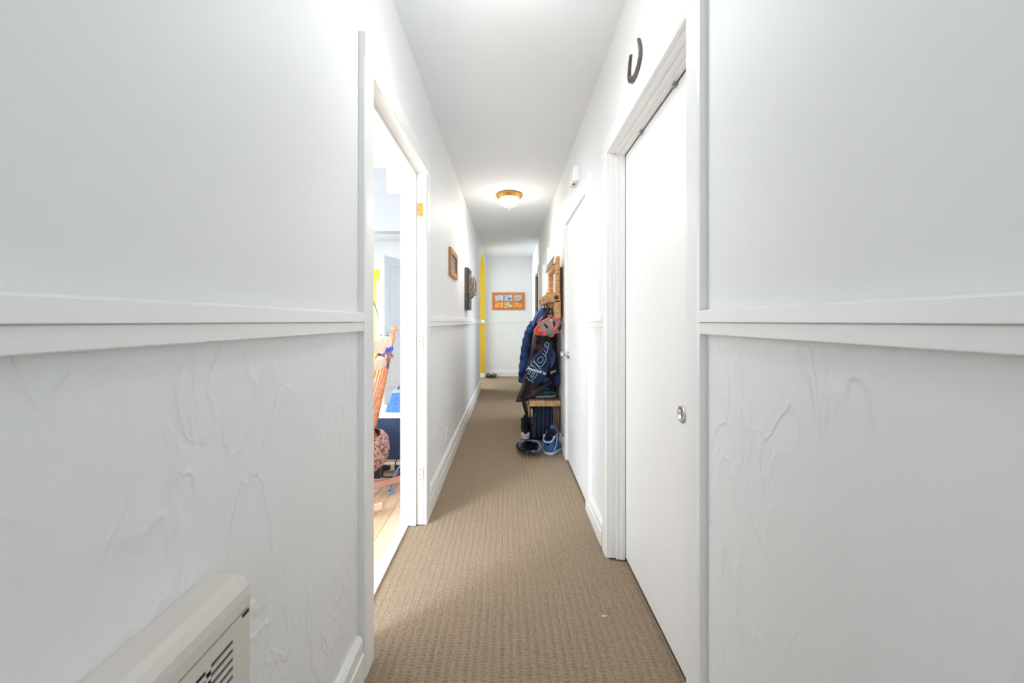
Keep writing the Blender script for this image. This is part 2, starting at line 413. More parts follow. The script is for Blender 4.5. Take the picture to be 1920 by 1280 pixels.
# right door 3 (recessed) and opening 4 (shade inside painted near-black)
casing(4.748, 5.452, 1.900, XR, -1, 0.085, .021)
mb = MB(); mb.box(XR, XRB, 4.73, 4.75, 0, 1.915); mb.box(XR, XRB, 5.45, 5.47, 0, 1.915); mb.box(XR, XRB, 4.73, 5.47, 1.897, 1.915)
struct(mb, trim_name(), M_trim)
d3 = struct(box(XRB + .01, XRB + .72, 5.475, 5.51, .012, 1.90), 'door_3', M_door)      # stands open into the side room
for z0, z1 in ((1.08, 1.78), (.18, .95)):
    MB().box(XRB + .13, XRB + .60, 5.467, 5.476, z0, z1).build('panel', M_door, d3, bevel=.006)
casing(6.198, 6.952, 1.900, XR, -1, 0.085, .021)
mb = MB(); mb.box(XR, .50, 6.18, 6.20, 0, 1.915); mb.box(XR, .494, 6.95, 6.97, 0, 1.915); mb.box(XR, .50, 6.18, 6.97, 1.897, 1.915)
struct(mb, trim_name(), M_trim)
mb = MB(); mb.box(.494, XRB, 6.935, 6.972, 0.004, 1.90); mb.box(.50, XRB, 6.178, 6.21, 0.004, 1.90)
struct(mb, 'gap_4_shade', M_dark)  # near-black linings paint the shade of the gap, no door leaf

# open grey panelled door in the den behind the dining room
d5 = thing('door_5', 'pale grey panelled door standing open in the room behind the rocking chair', 'door', (-1.365, 5.955, 0), (0, 0, math.atan2(-.77, -.26)))
mb = MB(); W5, T5 = .82, .017
zs = [.01, .22, .92, 1.10, 1.86, 1.98]
mb.box(0, .11, -T5, T5, .01, 1.98); mb.box(W5 - .11, W5, -T5, T5, .01, 1.98)
for z0, z1 in ((.01, .22), (.92, 1.10), (1.86, 1.98)): mb.box(.11, W5 - .11, -T5, T5, z0, z1)
mb.build('door_frame', M_grey_door, d5, local=True, bevel=.004)
for z0, z1 in ((.22, .92), (1.10, 1.86)):
    p = MB().box(.11, W5 - .11, -.006, .006, z0, z1); p.box(.15, W5 - .15, -.011, .011, z0 + .04, z1 - .04)
    p.build('panel', M_grey_door, d5, local=True, bevel=.004)
kb = MB()
for s in (1, -1): kb.lathe([(.0, 0), (.028, 0), (.028, .005), (.011, .01), (.011, .03), (.026, .042), (.024, .06), (0, .064)], (W5 - .06, s * T5, .95), (0, s, 0), 16)
kb.build('door_knob', M_chrome, d5, local=True, smooth=True)
d5['kind'] = 'structure'
del d5['category']

# ---------------------------------------------------------------- carpet (ribbed loop pile, real relief) and maple floor
def carpet():
    xs = np.arange(-.5753, .598, .0295 / 6); 
    ys = np.concatenate([np.arange(YB, 1.1, .006), np.arange(1.1, 4.2, .0122 / 5), np.arange(4.2, YF, .004)])
    X, Y = np.meshgrid(xs, ys)
    p = .0295; u = X / p; col = np.floor(u).astype(int); u = u - col
    ph = RNG.random(200)[col + 60]; wob = .002 * np.sin(Y * 9 + ph * 20)
    v = (Y + wob) / .0122 + ph * 1.0
    row = np.floor(v).astype(int); fr = v - row
    rowr = RNG.random(4000)[(row + 400 + col * 37) % 4000]
    z = np.zeros_like(X)
    a = np.clip(u / .56, 0, 1); across = np.sin(PI * a) ** .5
    loop = np.sin(PI * fr) ** .7
    loops = -.0012 + (.0066 + .0014 * rowr) * across * (.10 + .90 * loop)
    b = np.clip((u - .56) / .44, 0, 1); flat = .0026 + .0022 * np.sin(PI * b) ** .5 * (.75 + .25 * np.sin(PI * ((v * .5) % 1)))
    z = np.where(u < .56, loops, flat) + (RNG.random(X.shape) - .5) * .0009 - .005
    me = bpy.data.meshes.new('carpet'); ny, nx = X.shape
    keep = (X > XL + .001) & (X < XR - .001)
    for y0, y1, sd in ((1.334, 2.19, -1), (AY0 + .005, AY1 - .02, -1), (1.048, 1.86, 1), (2.392, 3.208, 1), (4.752, 5.448, 1), (6.202, 6.948, 1)):
        inr = (Y > y0) & (Y < y1)
        keep |= inr & ((X <= XL + .002) & (X > -.556) if sd < 0 else (X >= XR - .002) & (X < (DX + .002 if y0 < 2 else .477 if y0 < 4 else .592)))
    co = np.stack([X, Y, z], -1).reshape(-1, 3).astype(np.float32)
    idx = np.arange(nx * ny).reshape(ny, nx)
    q = np.stack([idx[:-1, :-1], idx[:-1, 1:], idx[1:, 1:], idx[1:, :-1]], -1).reshape(-1, 4).astype(np.int32)
    kq = (keep[:-1, :-1] & keep[:-1, 1:] & keep[1:, 1:] & keep[1:, :-1]).ravel(); q = q[kq]
    used = np.unique(q); remap = np.full(len(co), -1, np.int32); remap[used] = np.arange(len(used)); q = remap[q]; co = co[used]
    me.vertices.add(len(co)); me.vertices.foreach_set('co', co.ravel())
    me.loops.add(q.size); me.loops.foreach_set('vertex_index', q.ravel())
    me.polygons.add(len(q)); me.polygons.foreach_set('loop_start', np.arange(0, q.size, 4, dtype=np.int32))
    me.polygons.foreach_set('use_smooth', np.ones(len(q), dtype=bool))
    me.update(calc_edges=True); me.validate()
    m = mat('carpet_wool', rgb(158, 140, 119), .95, c2=rgb(144, 126, 106), scale=120, detail=2, bump=.3, bscale=700, bdist=.001)
    m.node_tree.nodes['Principled BSDF'].inputs['Specular IOR Level'].default_value = .1
    me.materials.append(m)
    o = bpy.data.objects.new('carpet', me); COL.objects.link(o)
    return tag(o, 'tan ribbed loop-pile carpet running the length of the hall floor', 'carpet', kind='stuff')
carpet()

planks = struct(box(-3.0, XLB - .02, -.30, 6.5, -.008, -.006), 'floor', mat('plank_bed', rgb(120, 90, 60), .8))
mp_ = [mat('maple_plank_%s' % n, rgb(*a), .3, c2=rgb(*b), scale=5, stretch=(9, .8, 1)) for n, a, b in
       (('pale', (234, 218, 194), (226, 204, 172)), ('honey', (228, 206, 176), (218, 190, 152)), ('warm', (220, 192, 158), (208, 174, 136)))]
cache = {}
for i in range(14):
    x1 = XLB - .022 - i * .083; y = -.3 + (i * .37) % .9 - .9
    while y < 6.5:
        y0, y1 = max(y, -.3), min(y + .9 + .0, 6.5)
        if y1 - y0 > .05:
            key = (round(y1 - y0, 3), random.randrange(3))
            if key not in cache:
                o = box(-.0405, .0405, 0, y1 - y0 - .002, -.006, 0).build('plank', mp_[key[1]], planks, local=True, bevel=.001); cache[key] = o
            else:
                o = cache[key].copy(); COL.objects.link(o)
            o.location = (x1 - .041, y0, 0.0)
        y += .9
        
# scraps on the carpet
mb = MB()
for k, (a, l) in enumerate(((.3, .014), (1.6, .011), (2.7, .009))):
    mb.tube([(0, 0, .0), (l * .5 * math.cos(a), l * .5 * math.sin(a), .004), (l * math.cos(a), l * math.sin(a), .001)], .0016, 6)
x, y, _ = at(1133, 1157, 1.12 * F / 555)
mb = mb.build('lint_scrap', mat('white_lint', rgb(240, 236, 226), .9), origin=(0, 0, 0)); mb.location = (x, y, .001)
tag(mb, 'tiny white scrap of lint on the tan carpet in front of the closet door', 'lint')

# ---------------------------------------------------------------- wall heater, low on the left wall in the foreground
ht = thing('wall_heater', 'white convector heater with slotted grille on the rough left wall', 'heater', (XL, .2, .1))
M_heat = mat('heater_enamel', rgb(214, 208, 200), .4, bump=.05, bscale=40)
HY0, HY1, HX = -.35, .622, -.403
prof = [(XL, .727), (-.424, .727), (-.412, .722), (-.404, .711), (-.402, .697), (-.402, .679), (XL, .679)]
MB().loft([[(x, y, z) for x, z in prof] for y in (HY0, HY1)]).build('top_cap', M_heat, ht, bevel=.002)
mb = MB(); mb.box(XL, HX - .002, HY1 - .004, HY1 - .001, .12, .678); mb.box(XL, HX - .002, HY0, HY0 + .004, .12, .678)
mb.box(XL, HX - .002, HY0, HY1, .12, .125)
mb.build('side_panels', M_heat, ht)
# front plate with real slot openings
mb = MB(); x0, x1 = HX - .0015, HX
ylist = []; y = .5836
while y > -.30: ylist.append((y - .0436, y)); y -= .0436 + .0085
zlist = [(.6545 - k * .0127 - .0062, .6545 - k * .0127) for k in range(28)]
mb.box(x0, x1, HY0, HY1 - .001, zlist[0][1], .677); mb.box(x0, x1, HY0, HY1 - .001, .12, zlist[-1][0])
mb.box(x0, x1, ylist[0][1], HY1 - .001, zlist[-1][0], zlist[0][1]); mb.box(x0, x1, HY0, ylist[-1][0], zlist[-1][0], zlist[0][1])
for (a0, _), (_, b1) in zip(ylist, ylist[1:]): mb.box(x0, x1, b1, a0, zlist[-1][0], zlist[0][1])
mb.build('front_plate', M_heat, ht)
mb = MB()
for (a, b), (c, d) in zip(zlist, zlist[1:]): mb.box(x0, x1, ylist[-1][0], ylist[0][1], d, a)
o = mb.build('louvres', M_heat, ht); o['kind'] = 'stuff'
box(XL, XL + .004, HY0 + .01, HY1 - .01, .13, .67).build('back_plate', mat('heater_inside', rgb(24, 24, 24), .9), ht)
MB().box(HX - .001, HX + .0008, .603, .618, .6705, .6755).build('catch_slot', M_dark, ht)

# ---------------------------------------------------------------- horseshoe over the closet
def horseshoe_mesh(mb, W, Hh, t, depth, fr):
    """U shape in local (a,b) plane mapped by fr(a,b,c)"""
    n = 26; rings = []
    for k in range(n + 1):
        th = PI * (1.0 + k / n) if False else None
        s = k / n * 2 - 1
        ang = s * 2.35
        a = W / 2 * math.sin(ang) * (1.0 if abs(ang) < 1.6 else 1 - .10 * (abs(ang) - 1.6))
        b = -Hh * .5 * math.cos(ang) if abs(ang) < PI / 2 else Hh * .62 * (abs(ang) - PI / 2) / (2.35 - PI / 2)
        wd = t * (1.15 if abs(ang) < 1.2 else 1.15 - .5 * (abs(ang) - 1.2))
        ln = math.hypot(a / (W / 2), b / (Hh / 2)) if abs(ang) < PI / 2 else 1
        na, nb = math.sin(ang), -math.cos(ang) if abs(ang) < PI / 2 else 0
        l2 = math.hypot(na, nb) or 1; na /= l2; nb /= l2
        rings.append([fr(a + na * wd / 2, b + nb * wd / 2, 0), fr(a + na * wd / 2, b + nb * wd / 2, depth), fr(a - na * wd / 2, b - nb * wd / 2, depth), fr(a - na * wd / 2, b - nb * wd / 2, 0)])
    mb.loft(rings)
hz, hy = 1.12 + 489 / F * (.478 * F / 238), .478 * F / 238
hs = thing('horseshoe', 'worn dark steel horseshoe hung open end up on the right wall above the closet', 'horseshoe', (XR, hy, hz))
mb = MB()
def fr(a, b, c):
    r = .0; A = a * math.cos(r) - b * math.sin(r); B = a * math.sin(r) + b * math.cos(r)
    return (XR - .001 - c, hy + A, hz - .012 + B)
horseshoe_mesh(mb, .135, .10, .017, .010, fr)
sh = mb.build('shoe', M_steel, hs, bevel=.002)
for s in (-1, 1):
    for k in range(3):
        ang = s * (.6 + k * .42); a, b = .135 / 2 * math.sin(ang), -.05 * math.cos(ang)
        p = fr(a, b, .010); MB().box(p[0] - .0006, p[0] + .001, p[1] - .003, p[1] + .003, p[2] - .004, p[2] + .004).build('nail_hole', M_dark, sh)

# ---------------------------------------------------------------- chime box high on the right wall
cb = thing('door_chime', 'small white plastic chime box high on the right wall above the second door', 'chime', (XR, 2.78, 2.12))
M_plast = mat('white_plastic', rgb(236, 236, 232), .45)
mb = MB(); mb.hexa([(XR, 2.70, 2.078), (.438, 2.705, 2.074), (.438, 2.855, 2.074), (XR, 2.86, 2.078), (XR, 2.70, 2.172), (.445, 2.705, 2.178), (.445, 2.855, 2.178), (XR, 2.86, 2.172)])
mb.build('case', M_plast, cb, bevel=.004)
mb = MB(); mb.hexa([(.438, 2.722, 2.088), (.4345, 2.728, 2.092), (.4345, 2.832, 2.092), (.438, 2.838, 2.088), (.444, 2.722, 2.166), (.441, 2.728, 2.160), (.441, 2.832, 2.160), (.444, 2.838, 2.166)])
fp = mb.build('front_cover', M_plast, cb, bevel=.002)
mb = MB()
for k in range(4): mb.box(.4365 + k * .001, .4385 + k * .001, 2.745, 2.815, 2.105 + k * .012, 2.109 + k * .012)
mb.build('sound_slot', mat('slot_grey', rgb(150, 150, 148), .8), fp)
MB().box(.450, .463, 2.765, 2.785, 2.0715, 2.0775).build('sensor_window', M_dark, cb)

# ---------------------------------------------------------------- ceiling light
cl = thing('ceiling_light', 'lit flush ceiling light with ribbed brass rim and frosted glass bowl', 'ceiling light', (.011, 4.08, H))
mb = MB(); n = 96; prof = [(.0, 0), (.126, 0), (.132, -.006), (.134, -.014), (.129, -.024), (.120, -.034), (.112, -.043), (.106, -.046), (.098, -.040), (.0, -.040)]
rings = []
for r, z in prof:
    rings.append([(.011 + r * (1 + (.018 if .11 < r < .135 else 0) * (math.cos(24 * 2 * PI * k / n))) * math.cos(2 * PI * k / n), 4.08 + r * (1 + (.018 if .11 < r < .135 else 0) * math.cos(24 * 2 * PI * k / n)) * math.sin(2 * PI * k / n), H + z) for k in range(n)])
mb.loft(rings).build('rim', M_brass, cl, smooth=True)
gm = mat('frosted_lit_glass', (1.0, .86, .62, 1), .3, emit=0.35)
MB().lathe([(.101, -.038), (.103, -.05), (.100, -.072), (.090, -.096), (.070, -.116), (.042, -.128), (.012, -.133), (.0, -.133)], (.011, 4.08, H), (0, 0, 1), 48).build('glass_bowl', gm, cl, smooth=True)
MB().lathe([(.0, -.128), (.011, -.130), (.013, -.135), (.007, -.139), (.005, -.144), (.008, -.149), (.004, -.155), (.0, -.158)], (.011, 4.08, H), (0, 0, 1), 16).build('finial', M_brass, cl, smooth=True)

cl2 = dup(cl); cl2.location = (.011, 1.34, H)       # added twin over the entry end, unseen, put in to light the near walls
tag(cl2, 'added unseen twin of the flush ceiling light with brass rim nearer the entry end of the hall', 'ceiling light')
# ---------------------------------------------------------------- frames and plaque on the left wall
def wall_frame(y0, y1, z0, z1, label, m_pic):
    t = thing('picture_frame', label, 'picture frame', (XL, (y0 + y1) / 2, z0), group=None)
    bw, X0, X1 = .045, XL, XL + .02
    for nm, a in (('rail', (y0, y1, z1 - bw, z1)), ('rail', (y0, y1, z0, z0 + bw)), ('stile', (y0, y0 + bw, z0 + bw, z1 - bw)), ('stile', (y1 - bw, y1, z0 + bw, z1 - bw))):
        MB().box(X0, X1, *a).build(nm, M_oak2, t, bevel=.003)
    box(X0, X0 + .010, y0 + bw, y1 - bw, z0 + bw, z1 - bw).build('picture', m_pic, t)
    box(X0 + .010, X0 + .0115, y0 + bw, y1 - bw, z0 + bw, z1 - bw).build('glazing', M_glaze, t)
    return t
M_glaze = mat('picture_glass', rgb(255, 255, 255), .03); M_glaze.node_tree.nodes['Principled BSDF'].inputs['Transmission Weight'].default_value = 1.0
wall_frame(3.12, 3.54, 1.482, 1.705, 'honey pine picture frame, nearest of those hung on the left wall', ramp_mat('grey_print', [(.35, rgb(120, 120, 124)), (.5, rgb(196, 196, 200)), (.7, rgb(228, 228, 230))], 9))
wall_frame(5.25, 5.62, 1.475, 1.715, 'honey pine picture frame hung beyond the dark carved plaque', ramp_mat('sepia_print', [(.35, rgb(190, 150, 90)), (.5, rgb(228, 206, 164)), (.7, rgb(240, 230, 210))], 9))

M_stone = mat('dark_carved_stone', rgb(98, 94, 88), .8, c2=rgb(70, 67, 63), scale=40, bump=.6, bscale=90)
pq = thing('carved_plaque', 'dark grey carved relief plaque on the left wall between two pine frames', 'plaque', (XL, 4.41, 1.245))
mb = MB().box(XL, -.430, 4.26, 4.575, 1.245, 1.696)
mb.build('slab', M_stone, pq, bevel=.004)
ny, nz = 34, 56; rows = []
def relief(u, v):       # u across 0..1, v up 0..1
    g = lambda cu, cv, su, sv, a: a * math.exp(-((u - cu) / su) ** 2 - ((v - cv) / sv) ** 2)
    h = g(.5, .42, .27, .10, .050) + g(.52, .60, .24, .13, .040) + g(.5, .76, .20, .10, .030) + g(.42, .30, .22, .08, .028) + g(.75, .5, .12, .2, .018)
    h += .004 * math.sin(34 * v + 6 * u) * min(1, h / .02) + .003 * math.sin(40 * u - 9 * v) * min(1, h / .02)
    e = min(u, 1 - u, (v) * 1.4, (1 - v) * 1.4)
    if e < .07: h = .007
    return h
for i in range(nz + 1):
    v = i / nz; rows.append([(-.430 + relief(j / ny, v), 4.262 + .311 * j / ny, 1.247 + .447 * v) for j in range(ny + 1)])
mb = MB().sheet(rows)
mb.build('relief', mat('worn_stone_relief', rgb(128, 124, 118), .75, c2=rgb(72, 68, 66), scale=24, bump=.5, bscale=70), pq)
MB().box(-.4295, -.426, 4.33, 4.50, 1.60, 1.655).build('dark_inset', M_dark, pq)

# photo frame on the far wall
pf = thing('photo_frame', 'wide orange pine frame holding six small photos on the far end wall', 'photo frame', (0, YF, 1.35))
fx0, fx1, fz0, fz1, fy = -.326, .337, 1.349, 1.706, YF
cx = [(-.272, -.104), (-.080, .082), (.106, .276)]; cz = [(1.536, 1.658), (1.394, 1.507)]
cols = [(fx0, cx[0][0]), (cx[0][1], cx[1][0]), (cx[1][1], cx[2][0]), (cx[2][1], fx1)]
for a, b in ((fx0, cols[0][1]), (cols[3][0], fx1)): MB().box(a, b, fy - .022, fy, fz0, fz1).build('stile', M_oak, pf, bevel=.003)
for a, b in ((cz[0][1], fz1), (cz[1][1], cz[0][0]), (fz0, cz[1][0])): MB().box(cols[0][1], cols[3][0], fy - .020, fy, a, b).build('rail', M_oak, pf, bevel=.003)
for a, b in cols[1:3]:
    for z0, z1 in cz: MB().box(a, b, fy - .019, fy, z0, z1).build('muntin', M_oak, pf, bevel=.002)
pics = [
    [(.3, rgb(88, 84, 128)), (.44, rgb(160, 160, 190)), (.52, rgb(226, 226, 236)), (.6, rgb(190, 190, 200)), (.7, rgb(240, 226, 220))],
    [(.3, rgb(60, 70, 96)), (.38, rgb(120, 150, 206)), (.5, rgb(172, 196, 232)), (.65, rgb(220, 228, 240))],
    [(.3, rgb(70, 72, 74)), (.42, rgb(150, 156, 150)), (.52, rgb(208, 208, 206)), (.6, rgb(186, 160, 176)), (.7, rgb(232, 228, 230))],
    [(.3, rgb(196, 110, 40)), (.5, rgb(240, 158, 74)), (.65, rgb(252, 190, 96))],
    [(.3, rgb(86, 86, 60)), (.45, rgb(150, 146, 98)), (.55, rgb(222, 204, 140)), (.7, rgb(238, 226, 190))],
    [(.3, rgb(90, 44, 16)), (.42, rgb(226, 130, 50)), (.55, rgb(246, 164, 60)), (.7, rgb(252, 190, 80))]]
M_bird = mat('print_dark_ink', rgb(52, 52, 62), .6); M_bird_b = mat('print_brown_ink', rgb(110, 58, 24), .6)
for r, (z0, z1) in enumerate(cz):
    for c, (x0, x1) in enumerate(cx):
        m = ramp_mat('photo_print_%s' % 'abcdef'[r * 3 + c], pics[r * 3 + c], 14, (1, 1, 2.2))
        ph = MB().box(x0, x1, fy - .012, fy, z0, z1).build('photo', m, pf)
        if (r, c) in ((0, 1), (1, 2), (0, 2), (0, 0)):     # small flying shapes printed on the photos
            bb = MB()
            for bx, bz, s in {(0, 1): ((-.005, 1.60, 1), (.03, 1.588, 1), (.02, 1.632, .7), (.06, 1.575, .6)), (1, 2): ((.125, 1.443, .7), (.18, 1.437, .9), (.225, 1.452, 1.0), (.235, 1.415, .8)), (0, 2): ((.20, 1.60, 1), (.215, 1.585, .8)), (0, 0): ((-.19, 1.62, .8),)}[(r, c)]:
                bb.hexa([(bx - .024 * s, fy - .0125, bz + .002), (bx, fy - .0125, bz - .007 * s), (bx, fy - .012, bz - .007 * s), (bx - .024 * s, fy - .012, bz + .002), (bx - .024 * s, fy - .0125, bz + .005), (bx, fy - .0125, bz + .004), (bx, fy - .012, bz + .004), (bx - .024 * s, fy - .012, bz + .005)])
                bb.hexa([(bx, fy - .0125, bz - .007 * s), (bx + .02 * s, fy - .0125, bz - .014 * s), (bx + .02 * s, fy - .012, bz - .014 * s), (bx, fy - .012, bz - .007 * s), (bx, fy - .0125, bz + .004), (bx + .02 * s, fy - .0125, bz - .010 * s), (bx + .02 * s, fy - .012, bz - .010 * s), (bx, fy - .012, bz + .004)])
            bb.build('print_marks', M_bird_b if r else M_bird, ph)

# switch and outlet on the left wall
sw = thing('light_switch', 'white light switch plate on the left wall just before the yellow arch', 'light switch', (XL, 6.42, 1.24))
box(XL, XL + .006, 6.385, 6.455, 1.185, 1.30).build('plate', M_plast, sw, bevel=.003)
MB().hexa([(XL + .005, 6.41, 1.225), (XL + .009, 6.41, 1.225), (XL + .009, 6.43, 1.225), (XL + .005, 6.43, 1.225), (XL + .005, 6.41, 1.262), (XL + .014, 6.41, 1.262), (XL + .014, 6.43, 1.262), (XL + .005, 6.43, 1.262)]).build('toggle', M_plast, sw)
ot = thing('wall_outlet', 'white outlet plate low on the left wall beyond the open doorway', 'outlet', (XL, 2.99, .25))
box(XL, XL + .006, 2.955, 3.025, .195, .312).build('plate', M_plast, ot, bevel=.003)
for zc in (.228, .279):
    r = MB().lathe([(0, 0), (.016, 0), (.016, .003), (0, .003)], (XL + .006, 2.99, zc), (1, 0, 0), 20).build('socket', M_plast, ot)
    MB().box(XL + .0088, XL + .0094, 2.982, 2.984, zc - .005, zc + .006).box(XL + .0088, XL + .0094, 2.996, 2.998, zc - .005, zc + .006).build('slot', M_dark, r)
#PART2
# ================================================================ coat rack, bench and what hangs there
rk = thing('coat_rack', 'rustic pine coat rack with mirror and thick shelf on the right wall', 'coat rack', (XR, 3.9, 1.145))
bb = MB().box(.401, .455, 3.45, 4.36, 1.145, 1.30).build('back_board', M_pine, rk, bevel=.003)
mb = MB().box(.455, XR, 3.55, 3.62, 1.17, 1.60); mb.box(.455, XR, 4.0, 4.07, 1.17, 1.60)
o = mb.build('wall_batten', M_greywood, rk); o['kind'] = 'stuff'
shf = MB().hexa([(.345, 3.45, 1.2875), (.452, 3.45, 1.283), (.452, 4.40, 1.283), (.345, 4.40, 1.2875), (.330, 3.45, 1.3555), (.452, 3.45, 1.3555), (.452, 4.40, 1.3555), (.330, 4.40, 1.3555)]).build('shelf', M_pine, rk, bevel=.003)
for p, ax, r in (((.418, 3.4495, 1.325), (0, -1, 0), .020), ((.335, 4.26, 1.318), (-1, 0, .2), .026), ((.337, 3.75, 1.325), (-1, 0, .2), .018)):
    MB().lathe([(r, 0), (r * .98, .0012), (r * .7, .0006), (r * .65, .0016), (r * .35, .0008), (r * .3, .0018), (0, .0018)], p, ax, 18).build('knot', M_knot, shf)
for nm, a in (('stile', (.416, .447, 3.45, 3.53, 1.3555, 1.684)), ('stile', (.416, .447, 4.05, 4.17, 1.3555, 1.656)), ('top_rail', (.416, .447, 3.53, 4.05, 1.591, 1.656)), ('bottom_rail', (.418, .447, 3.53, 4.05, 1.3555, 1.372))):
    MB().box(*a).build(nm, M_pine, rk, bevel=.004)
MB().box(.438, .443, 3.52, 4.06, 1.365, 1.60).build('mirror', mat('mirror_silver', (.9, .9, .9, 1), .03, 1.0), rk)
for yy in (3.60, 3.77, 3.94, 4.11):
    mb = MB()
    def fr(a, b, c, yy=yy): return (.415 - c - .004 - (.03 - b) * .22, yy + a, 1.660 + b)
    horseshoe_mesh(mb, .10, .075, .017, .009, fr)
    hk = mb.build('horseshoe_ornament', mat('bright_steel', rgb(170, 158, 148), .35, .7) if yy < 3.65 else bpy.data.materials['bright_steel'], rk, bevel=.0015)
    MB().lathe([(.004, 0), (.004, .022), (.0, .022)], (.418, yy, 1.634), (-1, 0, 0), 8).build('ornament_pin', M_steel, hk)
M_black = mat('black_iron', rgb(30, 30, 34), .5)
for yy in (3.58, 3.86, 4.12):
    mb = MB(); mb.box(.396, .402, yy - .012, yy + .012, 1.18, 1.26)
    mb.tube(smooth_path([(.40, yy, 1.235), (.372, yy, 1.232), (.352, yy, 1.25), (.345, yy, 1.272)], 5), .005, 8)
    mb.tube(smooth_path([(.40, yy, 1.20), (.378, yy, 1.188), (.360, yy, 1.192), (.352, yy, 1.21)], 5), .005, 8)
    mb.build('hook', M_black, rk, smooth=True)
on = MB().lathe([(.0, 0), (.018, 0), (.024, .006), (.026, .016), (.022, .024), (.010, .028), (.006, .034), (.0, .035)], (0, 0, 0), (0, 0, 1), 20).build('ornament', mat('amber_glaze', rgb(240, 160, 30), .25), smooth=True)
on.location = (.362, 3.56, 1.3555); tag(on, 'small amber orange ornament standing on the coat rack shelf', 'ornament')
on2 = dup(on); on2.location = (.362, 3.64, 1.3555); on2.scale = (.7, .7, .7); tag(on2, 'smaller amber ornament behind the first on the rack shelf', 'ornament')

bn = thing('hall_bench', 'low pine bench with weathered plank top under the hanging coats', 'bench', (.33, 4.15, 0))
BZ0, BZ1 = .347, .403
for x0, x1 in ((.190, .3345), (.3365, .476)):
    pk = MB().box(x0, x1, 3.616, 4.72, BZ0, BZ1).build('top_plank', M_greywood, bn, bevel=.002)
    MB().box(x0 + .001, x1 - .001, 3.6125, 3.617, BZ0 + .001, BZ1 - .004).build('sawn_end', M_pine_y, pk, bevel=.0015)
for yy in (3.64, 4.62):
    fy_ = yy if yy > 4 else 4.02
    MB().box(.422, .470, yy, yy + .05, 0, BZ0).build('leg', M_greywood, bn, bevel=.003)
    MB().box(.194, .226, fy_, fy_ + .05, .0066 if yy < 4 else 0, BZ0).build('leg', mat('dark_leg', rgb(58, 46, 42), .7) if yy < 4 else M_greywood, bn, bevel=.003)
ap_ = MB().box(.186, .1945, 3.625, 4.70, .29, BZ0).build('apron', M_pine_y, bn, bevel=.002)
MB().box(.226, .422, 4.64, 4.66, .10, .17).build('stretcher', M_greywood, bn)
br = MB().hexa([(.184, 3.63, .345), (.192, 3.63, .345), (.192, 3.66, .345), (.184, 3.66, .345), (.184, 3.63, .25), (.192, 3.63, .25), (.192, 3.85, .345), (.184, 3.85, .345)])
br.build('gusset', M_pine_y, bn)

def cloth_mat(name, a, b, scale=30, rough=.9, bump=.6, **k):
    m = mat(name, a, rough, c2=b, scale=scale, bump=bump, bscale=140, bdist=.003, **k)
    return m
M_denim = cloth_mat('blue_jacket_cloth', rgb(52, 88, 148), rgb(26, 44, 90), 11)
M_brown = cloth_mat('brown_jacket_cloth', rgb(92, 74, 70), rgb(44, 37, 42), 12)
M_black_cloth = cloth_mat('black_cloth', rgb(26, 28, 38), rgb(18, 20, 28), 14)
M_navy = cloth_mat('navy_bag_cloth', rgb(36, 58, 98), rgb(24, 40, 72), 12)
M_indigo = cloth_mat('indigo_cloth', rgb(62, 62, 160), rgb(40, 44, 128), 14)
M_white_print = mat('white_print', rgb(222, 240, 255), .6)
M_web = mat('black_webbing', rgb(24, 24, 28), .8, bump=.5, bscale=300)

def garment(rings, n=56, seed=0, fold=.012, nf=9):
    """hanging cloth body: rings of (z, x_out, x_in, y_mid, y_half, tilt)"""
    r = random.Random(seed); ph = [r.random() * 6.28 for _ in range(6)]
    out = []; m = len(rings)
    for i, (z, xl, xr, cy, ay, tl) in enumerate(rings):
        t = i / (m - 1); cx, ax = (xl + xr) / 2, (xr - xl) / 2; pts = []
        for k in range(n):
            a = 2 * PI * k / n; c, s = math.cos(a), math.sin(a)
            q = 1 + (fold * (.35 + t) / .12) * (math.sin(nf * a + ph[0] + 2.0 * t) * .6 + math.sin((nf // 2) * a + ph[1] - 3 * t) * .6 + .35 * math.sin((nf * 2 - 3) * a + ph[2] + 5 * t))
            q *= 1 + .03 * math.sin(14 * t + ph[3] + 2 * a)
            e = .8
            X = cx + ax * math.copysign(abs(c) ** e, c) * (q if c < .2 else 1); Yv = cy + ay * math.copysign(abs(s) ** e, s) * q
            pts.append((min(X, XR - .006), Yv, z + tl * (X - xl)))
        out.append(pts)
    return out
def interp(rows, k=4):
    rows = np.array(rows); out = []
    for i in range(len(rows) - 1):
        for j in range(k): out.append(tuple(rows[i] + (rows[i + 1] - rows[i]) * j / k))
    out.append(tuple(rows[-1])); return out
def prof(pxs, Y, xr, ays, tl=None):
    rows = []
    for i, ((py, px), x2, ay) in enumerate(zip(pxs, xr, ays)):
        x, _, z = at(px, py, Y); rows.append((z, x, x2, Y, ay, 0 if tl is None else tl[i]))
    return interp(rows)
def surf(o):
    me = o.data; off = Vector((0, 0, 0)); p = o
    while p is not None: off += p.location; p = p.parent
    return BVHTree.FromPolygons([v.co + off for v in me.vertices], [tuple(p.vertices) for p in me.polygons])
def onto(bvh, px, py, Y, d=(0, 1, 0), lift=.002):
    p = Vector(at(px, py, Y)); h = bvh.ray_cast(Vector((p.x, Y - 1.0, p.z)), Vector(d))
    return (h[0] + Vector((0, -lift, 0))) if h[0] is not None else Vector((p.x, Y, p.z))
def patch(bvh, poly, Y, thick=.004):
    """cloth panel laid onto a surface"""
    pts = smooth_path([(a, b, 0) for a, b in poly], 3, True)
    c = sum(pts, Vector()) / len(pts); rings_o, rings_i = [], []
    for s in (1.0, .66, .33, .02):
        rings_o.append([onto(bvh, c.x + (p.x - c.x) * s, c.y + (p.y - c.y) * s, Y, lift=thick if s < 1 else thick * .4) for p in pts])
    back = [p + Vector((0, thick + .003, 0)) for p in rings_o[0]]
    return MB().loft([back] + rings_o)

